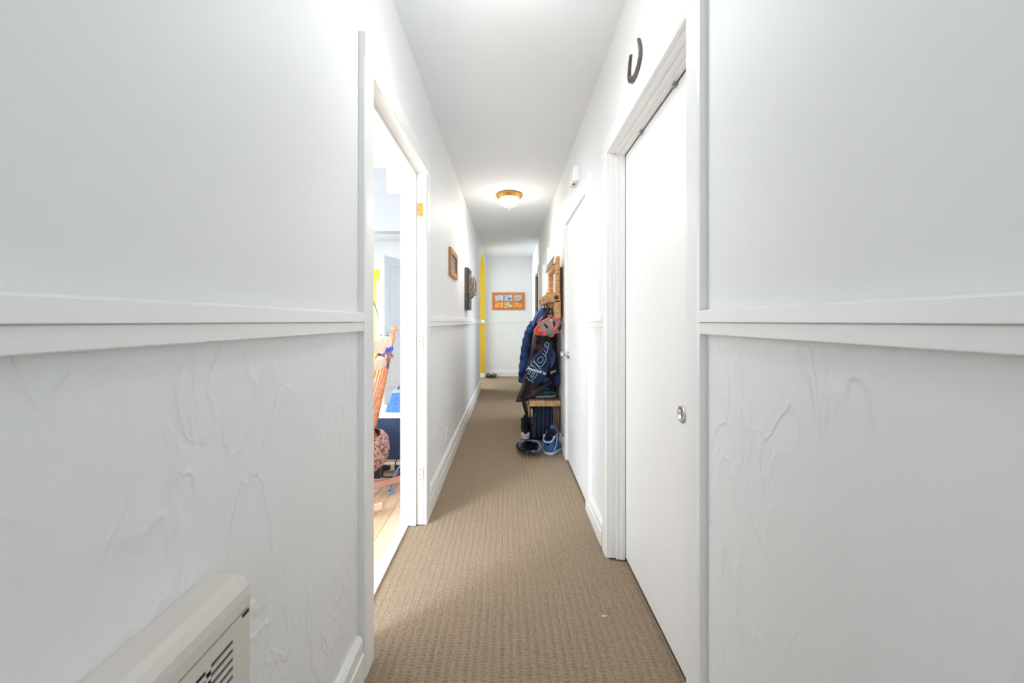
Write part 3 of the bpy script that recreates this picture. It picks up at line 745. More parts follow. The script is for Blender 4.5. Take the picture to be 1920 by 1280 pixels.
# blue jacket on the farthest hook
jk = thing('blue_jacket', 'dark blue denim-look jacket hanging on the farthest hook of the rack', 'jacket', (.42, 4.12, 1.2))
g = prof([(577, 1016), (584, 1011), (596, 1004), (612, 998), (628, 991), (648, 987), (668, 983), (690, 977), (708, 976), (722, 979)], 4.15,
         [.385, .395, .42, .44, .46, .465, .465, .46, .45, .44], [.03, .05, .09, .13, .15, .16, .16, .16, .155, .15])
jb = MB().loft(garment(g, seed=3, fold=.014, nf=7)).build('body', M_denim, jk, smooth=True)
sl = MB(); pth = smooth_path([at(1000, 604, 4.0), at(992, 625, 3.96), at(986, 655, 3.95), at(982, 690, 3.96), at(981, 716, 3.98)], 8)
sl.tube(pth, [.030 + .018 * math.sin(min(1, i / 14) * PI / 2) + .004 * math.sin(i * 1.7) for i in range(len(pth))], 16).build('sleeve', M_denim, jk, smooth=True)
cv = MB(); pth = smooth_path([at(1016, 577, 4.02), at(1008, 588, 3.98), at(1001, 603, 3.96), at(997, 618, 3.96)], 6)
cv.tube(pth, .022, 12, flat=.5).build('collar', mat('blue_jacket_edge', rgb(92, 102, 160), .8), jk, smooth=True)
hp = MB().loft([[(at(p, q, 4.1)[0], 4.1 + d, at(p, q, 4.1)[2]) for p, q in ((984, 618), (991, 623), (998, 628), (997, 634), (988, 630), (985, 624))] for d in (-.03, .03)])
hp.build('hood_tip', mat('hood_grey', rgb(58, 60, 70), .9), jk, bevel=.004)

# indigo layer showing at the neck
ij = prof([(598, 1011), (608, 1005), (620, 1000.5), (634, 1000), (646, 1003), (652, 1006)], 3.99, [.36, .37, .37, .37, .36, .35], [.03, .05, .06, .06, .05, .03])
o = MB().loft(garment(ij, seed=9, fold=.006)).build('scarf', M_indigo, smooth=True, origin=(.33, 3.99, 1.0))
tag(o, 'bright indigo scarf showing between the blue and brown jackets', 'scarf')

# brown jacket, its hem spread over the bench edge
bj = thing('brown_jacket', 'dark brown jacket in the middle of the rack, its hem spread over the bench edge', 'jacket', (.36, 3.86, 1.1))
g = prof([(592, 1018), (602, 1012), (614, 1005), (628, 1000), (646, 997), (666, 994), (688, 989), (704, 983), (724, 976), (738, 970), (748, 969.5)], 3.86,
         [.37, .385, .40, .41, .42, .42, .43, .43, .42, .40, .36], [.03, .06, .08, .095, .10, .105, .11, .115, .12, .115, .10],
         [0, 0, 0, 0, .02, .06, .15, .26, .40, .48, .50])
MB().loft(garment(g, seed=5, fold=.017, nf=7)).build('body', M_brown, bj, smooth=True)
lp = MB(); pth = smooth_path([at(1019, 597, 3.74), at(1013, 606, 3.72), at(1006, 618, 3.71), at(1001, 630, 3.71), at(1000, 642, 3.72)], 6)
lp.tube(pth, [.016] * len(pth), 12, flat=.5).build('lapel', mat('tan_lapel', rgb(150, 118, 100), .9, c2=rgb(112, 86, 76), scale=40), bj, smooth=True)
lp = MB(); pth = smooth_path([at(1022, 592, 3.75), at(1014, 598, 3.74), at(1009, 607, 3.74)], 6)
lp.tube(pth, [.016, ] * len(pth), 12, flat=.6).build('collar', mat('dusty_pink_lining', rgb(178, 138, 132), .9), bj, smooth=True)
hm = MB(); pth = smooth_path([at(969, 750, 3.74), at(980, 749, 3.71), at(994, 743, 3.69), at(1008, 735, 3.68), at(1019, 726, 3.69), at(1030, 717, 3.70), at(1042, 709, 3.74)], 6)
hm.tube(pth, [.015 + .010 * math.sin(PI * i / (len(pth) - 1)) for i in range(len(pth))], 12).build('hem', cloth_mat('plum_hem', rgb(62, 54, 74), rgb(44, 40, 56), 14), bj, smooth=True)
cf = MB(); pth = smooth_path([at(990, 705, 3.75), at(984, 722, 3.74), at(975, 742, 3.74), at(973, 752, 3.75)], 6)
cf.tube(pth, [.022, .024, .026, .027, .028, .028, .028, .027, .026, .025, .025, .024, .023, .022, .022, .021, .020, .018, .014][:len(pth)], 14).build('sleeve', M_brown, bj, smooth=True)

# black jacket behind the long bag
kj = thing('black_jacket', 'black jacket hanging nearest the door with a blue lining patch showing', 'jacket', (.39, 3.66, 1.1))
g = prof([(606, 1024), (618, 1020), (634, 1018), (655, 1017), (680, 1016), (700, 1018), (708, 1022)], 3.70, [.43, .45, .455, .455, .457, .455, .44], [.03, .05, .06, .065, .07, .07, .06])
kb = MB().loft(garment(g, seed=12, fold=.006)).build('body', M_black_cloth, kj, smooth=True)
bv = surf(kb)
patch(bv, [(1037, 655), (1042, 668), (1039, 680), (1033, 690), (1031, 678), (1034, 665)], 3.62).build('lining_patch', cloth_mat('lining_blue', rgb(92, 112, 178), rgb(66, 84, 148), 20), kj, smooth=True)
patch(bv, [(1032, 697), (1037, 695), (1043, 694), (1043, 697), (1037, 699), (1033, 701)], 3.62).build('strap_end', mat('strap_pink', rgb(196, 160, 150), .8), kj)

# long navy bag with outlined lettering
bg = thing('stick_bag', 'long navy sports bag with white outlined letters hanging in front of the jackets', 'bag', (.30, 3.5, .9))
outl = [(1027, 641), (1032, 640), (1036, 643), (1036, 655), (1034, 668), (1031, 680), (1028, 692), (1024, 704), (1018, 714), (1010, 719), (1001, 720), (993, 715), (987, 706), (985, 696), (987, 686), (993, 677), (1000, 669), (1008, 661), (1015, 655), (1020, 650)]
pts = smooth_path([(a, b, 0) for a, b in outl], 3, True)
axis_top, axis_bot = (1031, 646), (1004, 704)
rings = []; Y0 = 3.56
def core(p):
    dx, dy = axis_bot[0] - axis_top[0], axis_bot[1] - axis_top[1]
    t = max(0.0, min(1.0, ((p.x - axis_top[0]) * dx + (p.y - axis_top[1]) * dy) / (dx * dx + dy * dy)))
    return Vector((axis_top[0] + dx * t, axis_top[1] + dy * t, t))
for s, d in ((.0, .048), (.35, .046), (.7, .038), (.9, .024), (1, 0), (.9, -.024), (.7, -.038), (.35, -.046), (.0, -.048)):
    ring = []
    for p in pts:
        c = core(p); q = Vector((c.x + (p.x - c.x) * max(s, .02), c.y + (p.y - c.y) * max(s, .02), 0))
        b = at(q.x, q.y, Y0); ring.append((b[0], Y0 + d * (.45 + .55 * c.z), b[2]))
    rings.append(ring)
bag_o = MB().loft(rings).build('body', M_navy, bg, smooth=True)
bv = surf(bag_o)
def Z(x, y): return (970 + x / 12.8, 640 + y / 12.8)
letters = {
    'letter_outline': [
        ([(475, 440), (500, 392), (550, 360), (592, 375), (612, 410), (600, 455), (545, 508), (520, 500), (490, 470)], True),
        ([(395, 425), (405, 470), (445, 515), (500, 575), (560, 585), (620, 530), (665, 450), (682, 400), (665, 350), (630, 310), (590, 275)], False),
        ([(325, 525), (370, 465), (440, 535), (575, 690), (560, 705), (470, 660), (395, 595)], True),
        ([(212, 700), (240, 640), (285, 585), (335, 565), (380, 592)], False),
        ([(335, 680), (300, 735), (265, 778), (245, 752), (275, 700), (300, 660)], False),
        ([(415, 715), (385, 790), (345, 845), (312, 822), (350, 762), (385, 700)], False),
        ([(470, 735), (450, 790), (400, 860), (340, 910), (290, 908), (210, 840)], False),
        ([(215, 850), (262, 905), (310, 955)], False), ([(340, 918), (362, 945), (370, 985)], False),
        ([(700, 0), (725, 25), (755, 62), (745, 100), (718, 200), (692, 258), (640, 212)], False),
        ([(652, 95), (690, 115), (716, 142)], False), ([(690, 20), (668, 60), (650, 96)], False),
        ([(690, 260), (672, 320), (668, 345)], False)]}
for pl_, cl_ in letters['letter_outline']:
    pp = smooth_path([(a, b, 0) for a, b in pl_], 4, cl_)
    MB().tube([onto(bv, *Z(p.x, p.y), Y0, lift=.0010) for p in pp], .0017, 6, closed=cl_).build('letter_outline', M_white_print, bag_o)
mb = MB()       # solid white slanted script across the letters
for k in range(12):
    t0 = k / 12; t1 = t0 + .062
    if k == 9: continue
    a0, b0 = 255 + 425 * t0, 632 + 138 * t0; a1, b1 = 255 + 425 * t1, 632 + 138 * t1
    h = 26 if k < 9 else 34
    mb.tube([onto(bv, *Z(a0 + h * .5, b0 - h), Y0, lift=.0015), onto(bv, *Z(a0 + 6, b0), Y0, lift=.0015), onto(bv, *Z(a0 - h * .3, b0 + h), Y0, lift=.0015)], .0034, 6)
    mb.tube([onto(bv, *Z(a0, b0 - 6), Y0, lift=.0015), onto(bv, *Z(a1 + 10, b1 + 4), Y0, lift=.0015)], .0040, 6)
o = mb.build('script_print', M_white_print, bag_o); o['kind'] = 'stuff'
st = MB(); pth = smooth_path([at(1031, 642, 3.54), at(1024, 625, 3.49), at(1014, 614, 3.50), at(1019, 600, 3.53), at(1026, 584, 3.57), at(1031, 578, 3.60), at(1035, 584, 3.60), at(1036, 594, 3.60), at(1034, 606, 3.58)], 7)
st.tube(pth, .016, 10, flat=.22, up=(0, 1, 0)).build('shoulder_strap', M_web, bg, smooth=True)
st = MB(); pth = smooth_path([at(990, 716, 3.60), at(981, 738, 3.62), at(982, 758, 3.63), at(989, 780, 3.64), at(998, 800, 3.65)], 6)
st.tube(pth, .012, 10, flat=.3, up=(0, 1, 0)).build('dangling_strap', M_web, bg, smooth=True)

# bike helmet
hl = thing('bike_helmet', 'pink and grey bike helmet hanging by its strap under the rack', 'helmet', (.36, 3.44, 1.05))
M_shell = mat('helmet_grey', rgb(150, 146, 144), .35); M_pink = mat('helmet_coral', rgb(250, 112, 116), .35, c2=rgb(246, 128, 122), scale=30)
M_pad = mat('helmet_padding', rgb(34, 40, 58), .9)
cH = Vector(at(1030, 614, 3.46)); qH = basis(Vector((.30, -.80, -.52)).normalized().cross(Vector((.93, .06, .22))), (.30, -.80, -.52)).to_quaternion()
def hp_(u, v, k=1.0):      # u around, v from rim (0) to crown (1); longer front to back
    a = v * PI / 2; r = math.cos(a)
    return cH + qH @ Vector((.113 * k * r * math.cos(u), .083 * k * r * math.sin(u), .088 * k * math.sin(a) - .02))
rows = [[hp_(2 * PI * j / 40, i / 10) for j in range(40)] for i in range(11)]
inn = [[hp_(2 * PI * j / 40, i / 10, .86) for j in range(40)] for i in range(10, -1, -1)]
MB().loft(rows + inn, closed=True).build('shell', M_shell, hl, smooth=True)
MB().loft([[hp_(2 * PI * j / 40, i / 10, .855) for j in range(40)] for i in range(0, 10)] + [[hp_(2 * PI * j / 40, i / 10, .74) for j in range(40)] for i in range(9, -1, -1)], closed=True).build('liner', M_pad, hl, smooth=True)
rim = [hp_(2 * PI * j / 48, .03, 1.005) for j in range(48)]
MB().tube(rim, .0075, 8, closed=True).build('rim', M_pink, hl, smooth=True)
for u0, u1, v0, v1, w_ in ((.55, .9, .12, .92, .011), (-.5, -.9, .1, .95, .010), (-1.75, -1.4, .06, .7, .014), (1.57, 1.35, .1, .8, .009)):
    MB().tube([hp_(u0 + (u1 - u0) * t / 9, v0 + (v1 - v0) * t / 9, 1.012) for t in range(10)], [w_ * (.6 + .4 * math.sin(PI * t / 9)) for t in range(10)], 8).build('shell_rib', M_pink, hl, smooth=True)
for u in (.05, 1.15, -1.0, 2.05, -2.2, -.3):
    MB().tube([hp_(u, .25 + .4 * t / 6, 1.004) for t in range(7)], [.009 * math.sin(PI * (t + .5) / 7) + .001 for t in range(7)], 8).build('vent', M_pad, hl, smooth=True)
pn = MB(); rows = [[hp_(2.55 + 1.15 * j / 8, .16 + .52 * i / 6, 1.035) for j in range(9)] for i in range(7)]
pn.sheet(rows); pno = pn.build('side_panel', M_pink, hl, smooth=True)
sm_ = pno.modifiers.new('solid', 'SOLIDIFY'); sm_.thickness = .008
em = MB().tube([hp_(3.12 + .15 * math.cos(a * PI / 5), .42 + .07 * math.sin(a * PI / 5), 1.085) for a in range(10)], .0022, 6, closed=True); em.build('emblem', M_pad, pno)
vs = MB(); rows = [[hp_(PI + .75 * (j / 10 - .5) * 2, 0.05 - .0 * i, 1.0 + .09 * i * (1 - (abs(j - 5) / 5.5) ** 2)) for j in range(11)] for i in range(4)]
vo = vs.sheet(rows).build('visor', mat('helmet_orange', rgb(252, 118, 96), .35), hl, smooth=True)
sm_ = vo.modifiers.new('solid', 'SOLIDIFY'); sm_.thickness = .005
MB().tube(smooth_path([hp_(1.3, .02, .98), at(1030, 598, 3.42), at(1035, 594, 3.44), at(1036, 588, 3.52), at(1035, 584, 3.57)], 6), .009, 8, flat=.3).build('chin_strap', M_web, hl, smooth=True)
MB().box(*[v for a in zip(Vector(at(1033, 600, 3.41)) - Vector((.014, .006, .010)), Vector(at(1033, 600, 3.41)) + Vector((.014, .006, .010))) for v in a]).build('buckle', mat('buckle_lilac', rgb(196, 194, 214), .5), hl, bevel=.003)

# crumpled navy garment and teal shoe on the bench
cg = prof([(698, 1034), (704, 1030), (712, 1024), (722, 1018), (734, 1012), (741.5, 1012)], 3.84, [.44, .46, .462, .462, .46, .44], [.04, .08, .10, .11, .12, .10])
M_crum = cloth_mat('crumpled_blue', rgb(66, 86, 142), rgb(38, 50, 94), 16)
o = MB().loft(garment(cg, seed=21, fold=.016, nf=7)).build('crumpled_top', M_crum, smooth=True, origin=(.4, 3.84, BZ1))
pth = smooth_path([at(1044, 722, 3.70), at(1044.5, 709, 3.69), at(1038, 702, 3.68), at(1028, 706, 3.68), at(1017, 717, 3.69)], 6)
ob = MB().tube(pth, [.020 + .014 * math.sin(PI * i / (len(pth) - 1)) + .003 * math.sin(i * 2.1) for i in range(len(pth))], 14).build('sleeve', M_crum, o, smooth=True)
tag(o, 'crumpled navy blue top heaped on the bench against the wall', 'clothing')

def shoe(t, L, Wd, Hc, m_up, m_sole, m_in, m_acc, high=True, m_toe=None, lace=5):
    """shoe in local axes: heel at y=0, toe at y=L, sole on z=0"""
    def outline(y0, y1, hw, z, n=36, zs=0.0, toe=.8):
        pts = []; yc = (y0 + y1) / 2; ay = (y1 - y0) / 2
        for k in range(n):
            a = 2 * PI * k / n; c, s = math.cos(a), math.sin(a)
            wv = hw * math.copysign(abs(c) ** .75, c) * (1.0 - .16 * math.exp(-((s + .05) / .35) ** 2))
            y = yc + ay * math.copysign(abs(s) ** .8, s)
            pts.append((wv, y, z + zs * s))
        return pts
    MB().loft([outline(.004, L - .004, Wd * .47, 0), outline(-.002, L, Wd * .5, .006), outline(-.002, L, Wd * .5, .022), outline(.002, L - .003, Wd * .485, .028)]).build('sole', m_sole, t, local=True, smooth=True)
    if high: rings = [(.002, L - .006, .47, .026, 0), (.0, L - .012, .475, .045, .004), (.002, L - .035, .47, .062, .006), (.006, L * .74, .45, .082, .008), (.008, L * .60, .42, .105, .012), (.006, L * .52, .40, .13, .02), (.0, L * .50, .42, .155, .03), (-.004, L * .50, .44, Hc - .03, .035)]
    else: rings = [(.002, L - .006, .47, .026, 0), (.0, L - .012, .475, .042, .0), (.002, L - .04, .46, .056, -.002), (.004, L * .72, .44, .066, .0), (.004, L * .58, .42, Hc - .03, .0), (.002, L * .52, .40, Hc, .004)]
    up = [outline(a, b, Wd * c, z, zs=q) for a, b, c, z, q in rings]
    MB().loft(up, cap0=True, cap1=False).build('upper', m_up, t, local=True, smooth=True)
    a, b, c, z, q = rings[-1]
    ins = [outline(a, b, Wd * c, z, zs=q), outline(a + .008, b - .008, Wd * c * .82, z + .003, zs=q), outline(a + .010, b - .010, Wd * c * .76, z - .02, zs=q), outline(a + .012, b + .02, Wd * c * .72, .05, zs=0)]
    MB().loft(ins, cap0=False).build('lining', m_in, t, local=True, smooth=True)
    # tongue
    ty = b - .006; rows = []
    for i in range(6):
        f = i / 5; rows.append([(Wd * .22 * (j / 6 * 2 - 1), L * .70 - (L * .70 - ty) * min(1, f * 1.3) + .010 * f + .0, .082 + (z + q + .03 - .082) * f + .006 * (1 - (j / 3 - 1) ** 2)) for j in range(7)])
    o = MB().sheet(rows).build('tongue', m_up, t, local=True, smooth=True); s_ = o.modifiers.new('solid', 'SOLIDIFY'); s_.thickness = .009
    for i in range(lace):
        f = i / max(1, lace - 1); zz = .078 + (z + q - .09 - .0) * f if high else .066 + (z - .07) * f * .8
        yy = L * .72 - (L * .72 - b) * min(1, f * 1.15) + .004
        MB().tube(smooth_path([(-Wd * .30, yy - .010, zz - .004), (-Wd * .14, yy + .004, zz + .010), (Wd * .14, yy + .006, zz + .012), (Wd * .30, yy - .008, zz - .002)], 4), .0028, 6).build('lace', m_acc, t, local=True, smooth=True)
    if high:
        for sx in (-1, 1):
            st = [(sx * Wd * .485, .012, .048), (sx * Wd * .478, .05, .07), (sx * Wd * .45, .075, .11), (sx * Wd * .425, .085, .15), (sx * Wd * .46, .09, z + q * .3)]
            MB().tube(smooth_path(st, 5), .011, 8, flat=.35, up=(1, 0, 0)).build('side_stripe', m_acc, t, local=True, smooth=True)
        MB().tube(smooth_path([(-Wd * .42, L * .20, z), (-Wd * .30, .004, z - q - .004), (0, -.010, z - q - .012), (Wd * .30, .004, z - q - .004), (Wd * .42, L * .20, z)], 5), .009, 8, flat=.6).build('heel_collar', m_acc, t, local=True, smooth=True)
    if m_toe is not None:
        toe = [outline(L * .72, L - .004, Wd * .46, .030), outline(L * .73, L - .006, Wd * .455, .045), outline(L * .76, L - .030, Wd * .40, .060), outline(L * .79, L - .05, Wd * .22, .066)]
        MB().loft(toe).build('toe_cap', m_toe, t, local=True, smooth=True)

M_sblue = mat('steel_blue_leather', rgb(62, 104, 158), .4, c2=rgb(44, 78, 128), scale=18); M_sdark = mat('dark_navy_leather', rgb(34, 46, 72), .3, c2=rgb(24, 32, 52), scale=20)
M_spale = mat('pale_blue_trim', rgb(150, 190, 226), .4); M_sole = mat('pale_sole', rgb(196, 206, 214), .6); M_in = mat('shoe_inside', rgb(30, 34, 48), .95)
s1 = thing('high_top_shoe', 'steel blue high-top shoe standing upright in front of the bench', 'shoe', (.325, 3.318, .001), (0, 0, -.55))
shoe(s1, .225, .114, .19, M_sblue, M_sole, M_in, M_spale)
s2 = thing('high_top_shoe', 'dark navy high-top shoe tipped on its side in front of the bench', 'shoe', (.290, 3.38, .060), basis((-.90, .36, -.06), (-.05, -.90, .30)))
shoe(s2, .235, .102, .175, M_sdark, mat('grey_sole', rgb(140, 136, 134), .6), M_in, mat('navy_shoe_trim', rgb(104, 128, 172), .4))
settle(s2, .0005)
s3 = thing('sneaker', 'black canvas sneaker with white toe cap on the boot tray under the bench', 'shoe', (.180, 3.985, .0075), (0, 0, PI - .08))
M_wrub = mat('white_rubber', rgb(226, 222, 222), .5)
shoe(s3, .25, .098, .165, M_black_cloth, M_wrub, M_in, M_black_cloth, True, M_wrub)
s4 = thing('running_shoe', 'teal running shoe with pale sole lying on the bench top', 'shoe', (.452, 3.76, BZ1 + .05), (0, -.75, PI / 2 + .10))
shoe(s4, .235, .092, .085, mat('teal_mesh', rgb(36, 96, 108), .7, c2=rgb(26, 74, 92), scale=40), mat('shoe_sole_white', rgb(206, 216, 226), .5), M_in, mat('teal_dark', rgb(24, 60, 72), .7), False)
settle(s4, BZ1 + .0005)

tr = MB().box(.168, .462, 3.72, 4.60, -.001, .006); 
trt = thing('boot_tray', 'flat brown boot tray on the carpet under the bench', 'tray', (.31, 4.15, 0))
M_tray = mat('tray_brown', rgb(98, 76, 60), .7, c2=rgb(80, 62, 50), scale=60)
MB().box(.172, .460, 3.72, 4.60, 0, .006).build('tray_base', M_tray, trt)
for a in ((.168, .176, 3.714, 4.606), (.454, .462, 3.714, 4.606)): MB().box(*a, 0, .013).build('lip', M_tray, trt, bevel=.003)
for a in ((.176, .454, 3.714, 3.722), (.176, .454, 4.598, 4.606)): MB().box(*a, 0, .013).build('lip', M_tray, trt, bevel=.003)

# navy cloth in pleats below the bench
n = 90; rings = []
for i, z in enumerate(np.linspace(.046, .3455, 12)):
    ring = []
    for k in range(n):
        t = k / n
        if t < .6:
            u = t / .6; x = .230 + .191 * u; y = 3.718 - .032 * abs(math.sin(PI * (5 * u) + .2 * math.sin(z * 16))) ** .6 - .008 * u
        else:
            u = (t - .6) / .4; x = .421 - .191 * u; y = 3.86 + .01 * math.sin(6 * PI * u)
        ring.append((x, y - .012 * (.345 - z) / .3 + .0, z))
    rings.append(ring)
o = MB().loft(rings).build('folded_blanket', cloth_mat('navy_pleat_cloth', rgb(56, 68, 98), rgb(36, 40, 54), 6), smooth=False, origin=(.32, 3.75, .046))
tag(o, 'dark navy cloth hanging in upright pleats below the bench seat', 'cloth')
ct = MB().box(.228, .418, 3.742, 3.85, .0072, .046).build('storage_box', mat('low_box', rgb(40, 42, 54), .8), bevel=.004, origin=(.32, 3.79, .007))
tag(ct, 'low dark box under the pleated navy cloth below the bench', 'box')
cd = MB().tube(smooth_path([at(1041, 789, 3.63), at(1047, 799, 3.55), at(1052, 809, 3.50), at(1056, 818, 3.46)], 6), .0022, 6).build('black_cable', M_web, smooth=True, origin=(.46, 3.55, .1))
tag(cd, 'thin black cable running down the wall beside the bench leg', 'cord')

# brown slippers at the far end
M_slip = mat('brown_leather', rgb(84, 66, 54), .6, c2=rgb(62, 48, 40), scale=40)
for i, (px, rz, lab) in enumerate(((916.5, .1, 'brown open slipper by the far wall, nearer the yellow arch'), (924, -.12, 'brown open slipper by the far wall, farther from the yellow arch'))):
    x, y, _ = at(px, 707, 7.80)
    t = thing('slipper', lab, 'slipper', (x, 7.80, .002), (0, 0, rz), 'pair of brown slippers')
    def ol(hw, z, n=20, L=.24): return [(hw * math.copysign(abs(math.cos(2 * PI * k / n)) ** .8, math.cos(2 * PI * k / n)), L / 2 + L / 2 * math.sin(2 * PI * k / n), z) for k in range(n)]
    MB().loft([ol(.042, 0), ol(.045, .006), ol(.045, .022), ol(.04, .026)]).build('sole', M_slip, t, local=True, smooth=True)
    rows = []
    for j in range(9):
        a = PI * j / 8; rows.append([(.045 * math.cos(a), .02 + .10 * (1 - .0) * k / 5 + .0, .022 + (.062 - .02 * k / 5) * math.sin(a) ** .8) for k in range(6)])
    o = MB().sheet(rows).build('strap', M_slip, t, local=True, smooth=True); s_ = o.modifiers.new('solid', 'SOLIDIFY'); s_.thickness = .007
    MB().tube(smooth_path([(-.042, .20, .02), (-.03, .222, .05), (0, .235, .055), (.03, .222, .05), (.042, .20, .02)], 5), .008, 8).build('heel_strap', M_slip, t, local=True, smooth=True)
tag(MB().box(-.075, .075, -.006, .006, 0, .0016).build('pale_strip', M_wrub, origin=(0, 0, 0)), 'thin pale strip lying across the carpet beyond the coats', 'strip').location = (at(954, 751, 5.6)[0], 5.6, .0006)  # thin pale bar lying flat on the carpet

# ================================================================ dining room seen through the left doorway
rc = thing('rocking_chair', 'turned wooden rocking chair with spindle back seen through the left doorway', 'rocking chair', (-1.12, 2.47, 0))
def post_pt(t, near): 
    y0, y1 = ((2.70, 2.74), (2.26, 2.22))[near]
    return Vector((-.928 + .146 * t, y0 + (y1 - y0) * t, .34 + .74 * t))
tp = [(0, .016), (.04, .019), (.10, .019), (.12, .022), (.14, .017), (.16, .021), (.30, .021), (.32, .024), (.335, .018), (.35, .022), (.44, .021), (.455, .024), (.47, .018), (.485, .023), (.62, .020), (.635, .023), (.65, .019), (.665, .022), (.82, .0185), (.90, .017), (.905, .021), (.918, .021), (.922, .016), (.945, .013), (.955, .012), (.962, .018), (.975, .023), (.988, .0235), (1.0, .019), (1.008, .008)]
for near in (0, 1):
    MB().tube([post_pt(t, near) for t, _ in tp], [r for _, r in tp], 16).build('back_post', M_chairwood, rc, smooth=True)
def crest(name, t0, t1, bow, m, n=20, th=.010):
    rows_t, rows_b = [], []
    mb = MB(); rings = []
    for i in range(n + 1):
        u = i / n; hgt = t1 + bow * math.sin(PI * u) ** .8
        a0 = post_pt(t0, 0).lerp(post_pt(t0, 1), u); a1 = post_pt(hgt, 0).lerp(post_pt(hgt, 1), u)
        c = Vector((.028 * math.sin(PI * u), 0, 0)); a0 = a0 + c; a1 = a1 + c
        rings.append([a0 - Vector((th, 0, 0)), a0 + Vector((th, 0, 0)), a1 + Vector((th, 0, 0)), a1 - Vector((th, 0, 0))])
    return mb.loft(rings).build(name, m, rc, bevel=.004)
crest('crest_rail', .795, .855, .07, M_palewood); crest('back_rail', .65, .725, .015, M_palewood)
for k in range(1, 8):
    u = k / 8; c = Vector((.028 * math.sin(PI * u), 0, 0)); pts = []
    for i in range(9):
        t = .02 + .64 * i / 8; pts.append(post_pt(t, 0).lerp(post_pt(t, 1), u) + c * (i / 8))
    MB().tube(pts, [.006, .007, .008, .0065, .008, .008, .0065, .0075, .006], 8).build('spindle', M_chairwood, rc, smooth=True)
seat = [( -.90, 2.70), (-1.36, 2.74), (-1.40, 2.47), (-1.36, 2.22), (-.90, 2.26)]
sp = smooth_path([(a, b, 0) for a, b in seat], 4, True)
MB().loft([[(p.x, p.y, z) for p in sp] for z in (.335, .345, .368, .375)]).build('seat', M_chairwood, rc, bevel=.004)
for yy, dy in ((2.62, 0), (2.26, 0)):
    rk_pts = []
    for i in range(15):
        x = -1.60 + .90 * i / 14; zz = .018 + .30 * ((x + 1.16) / .9) ** 2 * .9
        rk_pts.append((x, yy + (.0 if yy > 2.5 else -.02), zz))
    MB().loft([[(x, y - .015, z - .018), (x, y + .015, z - .018), (x, y + .015, z + .02), (x, y - .015, z + .02)] for x, y, z in rk_pts]).build('rocker', mat('rocker_wood', rgb(196, 146, 126), .35) if yy > 2.5 else bpy.data.materials['rocker_wood'], rc, bevel=.004)
    for x in (-1.34, -.97):
        zz = .018 + .27 * ((x + 1.16) / .9) ** 2
        MB().tube([(x + .03 * (1 if x < -1.2 else 1), yy + (.03 if yy > 2.5 else -.0), .34), (x + .02, yy + .015, .26), (x + .01, yy + .005, .18), (x, yy - (.0 if yy > 2.5 else .02), zz + .01)], [.017, .022, .018, .015], 12).build('leg', M_chairwood, rc, smooth=True)
for near, yy in ((0, 2.74), (1, 2.22)):
    a = post_pt(.38, near)
    MB().tube([a, a + Vector((-.18, 0, .01)), a + Vector((-.40, 0, .0)), a + Vector((-.47, 0, -.015))], [.016, .019, .024, .016], 12, flat=.7).build('armrest', M_chairwood, rc, smooth=True)
    MB().tube([(a.x - .36, yy, .37), (a.x - .37, yy, .46), (a.x - .38, yy, .53), (a.x - .38, yy, a.z)], [.012, .019, .014, .012], 12).build('arm_post', M_chairwood, rc, smooth=True)
M_quilt = mat('patterned_cushion', rgb(186, 142, 128), .9, c2=rgb(88, 58, 54), scale=60, lo=.45, hi=.58, detail=2)
cu = thing('seat_cushion', 'ruffled brown floral cushion tied to the seat of the rocking chair', 'cushion', (-1.1, 2.47, .376))
cpts = smooth_path([(a, b, 0) for a, b in [(-.905, 2.66), (-1.34, 2.69), (-1.37, 2.47), (-1.34, 2.26), (-.905, 2.29)]], 5, True); cc = sum(cpts, Vector()) / len(cpts)
MB().loft([[(cc.x + (p.x - cc.x) * s, cc.y + (p.y - cc.y) * s, z) for p in cpts] for s, z in ((.9, .377), (.98, .388), (1, .40), (.96, .418), (.7, .428), (.2, .43))]).build('pad', M_quilt, cu, smooth=True)
rings = []
for s, z in ((1.0, .40), (1.07, .395), (1.14, .37), (1.18, .32), (1.15, .27), (1.08, .225), (1.03, .21), (1.00, .22), (1.02, .30)):
    rings.append([(cc.x + (p.x - cc.x) * (s + .03 * math.sin(k * 2.3) * min(1, (.41 - z) * 8)) + .035 * (1.18 - abs(1.12 - s)) * (1 if p.x > -1.0 else 0), cc.y + (p.y - cc.y) * (s + .02 * math.sin(k * 2.3)), z) for k, p in enumerate(cpts)])
MB().loft(rings, cap0=False, cap1=False).build('ruffle', M_quilt, cu, smooth=True)
pp = post_pt(.735, 0)
mb = MB(); axis = (post_pt(.8, 0) - post_pt(.7, 0)).normalized()
ring = [pp + axis.orthogonal().normalized() * .0 + Quaternion(axis, a * PI / 6) @ (axis.orthogonal().normalized() * .024) for a in range(12)]
mb.tube(ring, [.010 + .003 * (k % 2) for k in range(12)], 8, closed=True); mb.tube(smooth_path([pp + Vector((-.022, -.02, .0)), pp + Vector((-.05, -.05, .012)), pp + Vector((-.075, -.06, -.01))], 4), .010, 8)
o = mb.build('fabric_tie', M_quilt, smooth=True, origin=tuple(pp)); tag(o, 'dark floral fabric tie knotted round the rocking chair post', 'tie')
bp_ = post_pt(.77, 0).lerp(post_pt(.77, 1), .30) + Vector((.034, 0, 0))
lb = thing('lanyard', 'dark cord with a blue bow hanging over the back rail of the rocking chair', 'lanyard', tuple(bp_))
M_cordp = mat('cord_plum', rgb(70, 60, 96), .8, c2=rgb(150, 120, 110), scale=90)
MB().tube(smooth_path([bp_ + Vector((-.04, .03, -.01)), bp_ + Vector((-.01, .0, .012)), bp_ + Vector((.004, -.005, -.02)), bp_ + Vector((.003, -.01, -.10))], 6), .008, 8).build('cord', M_cordp, lb, smooth=True)
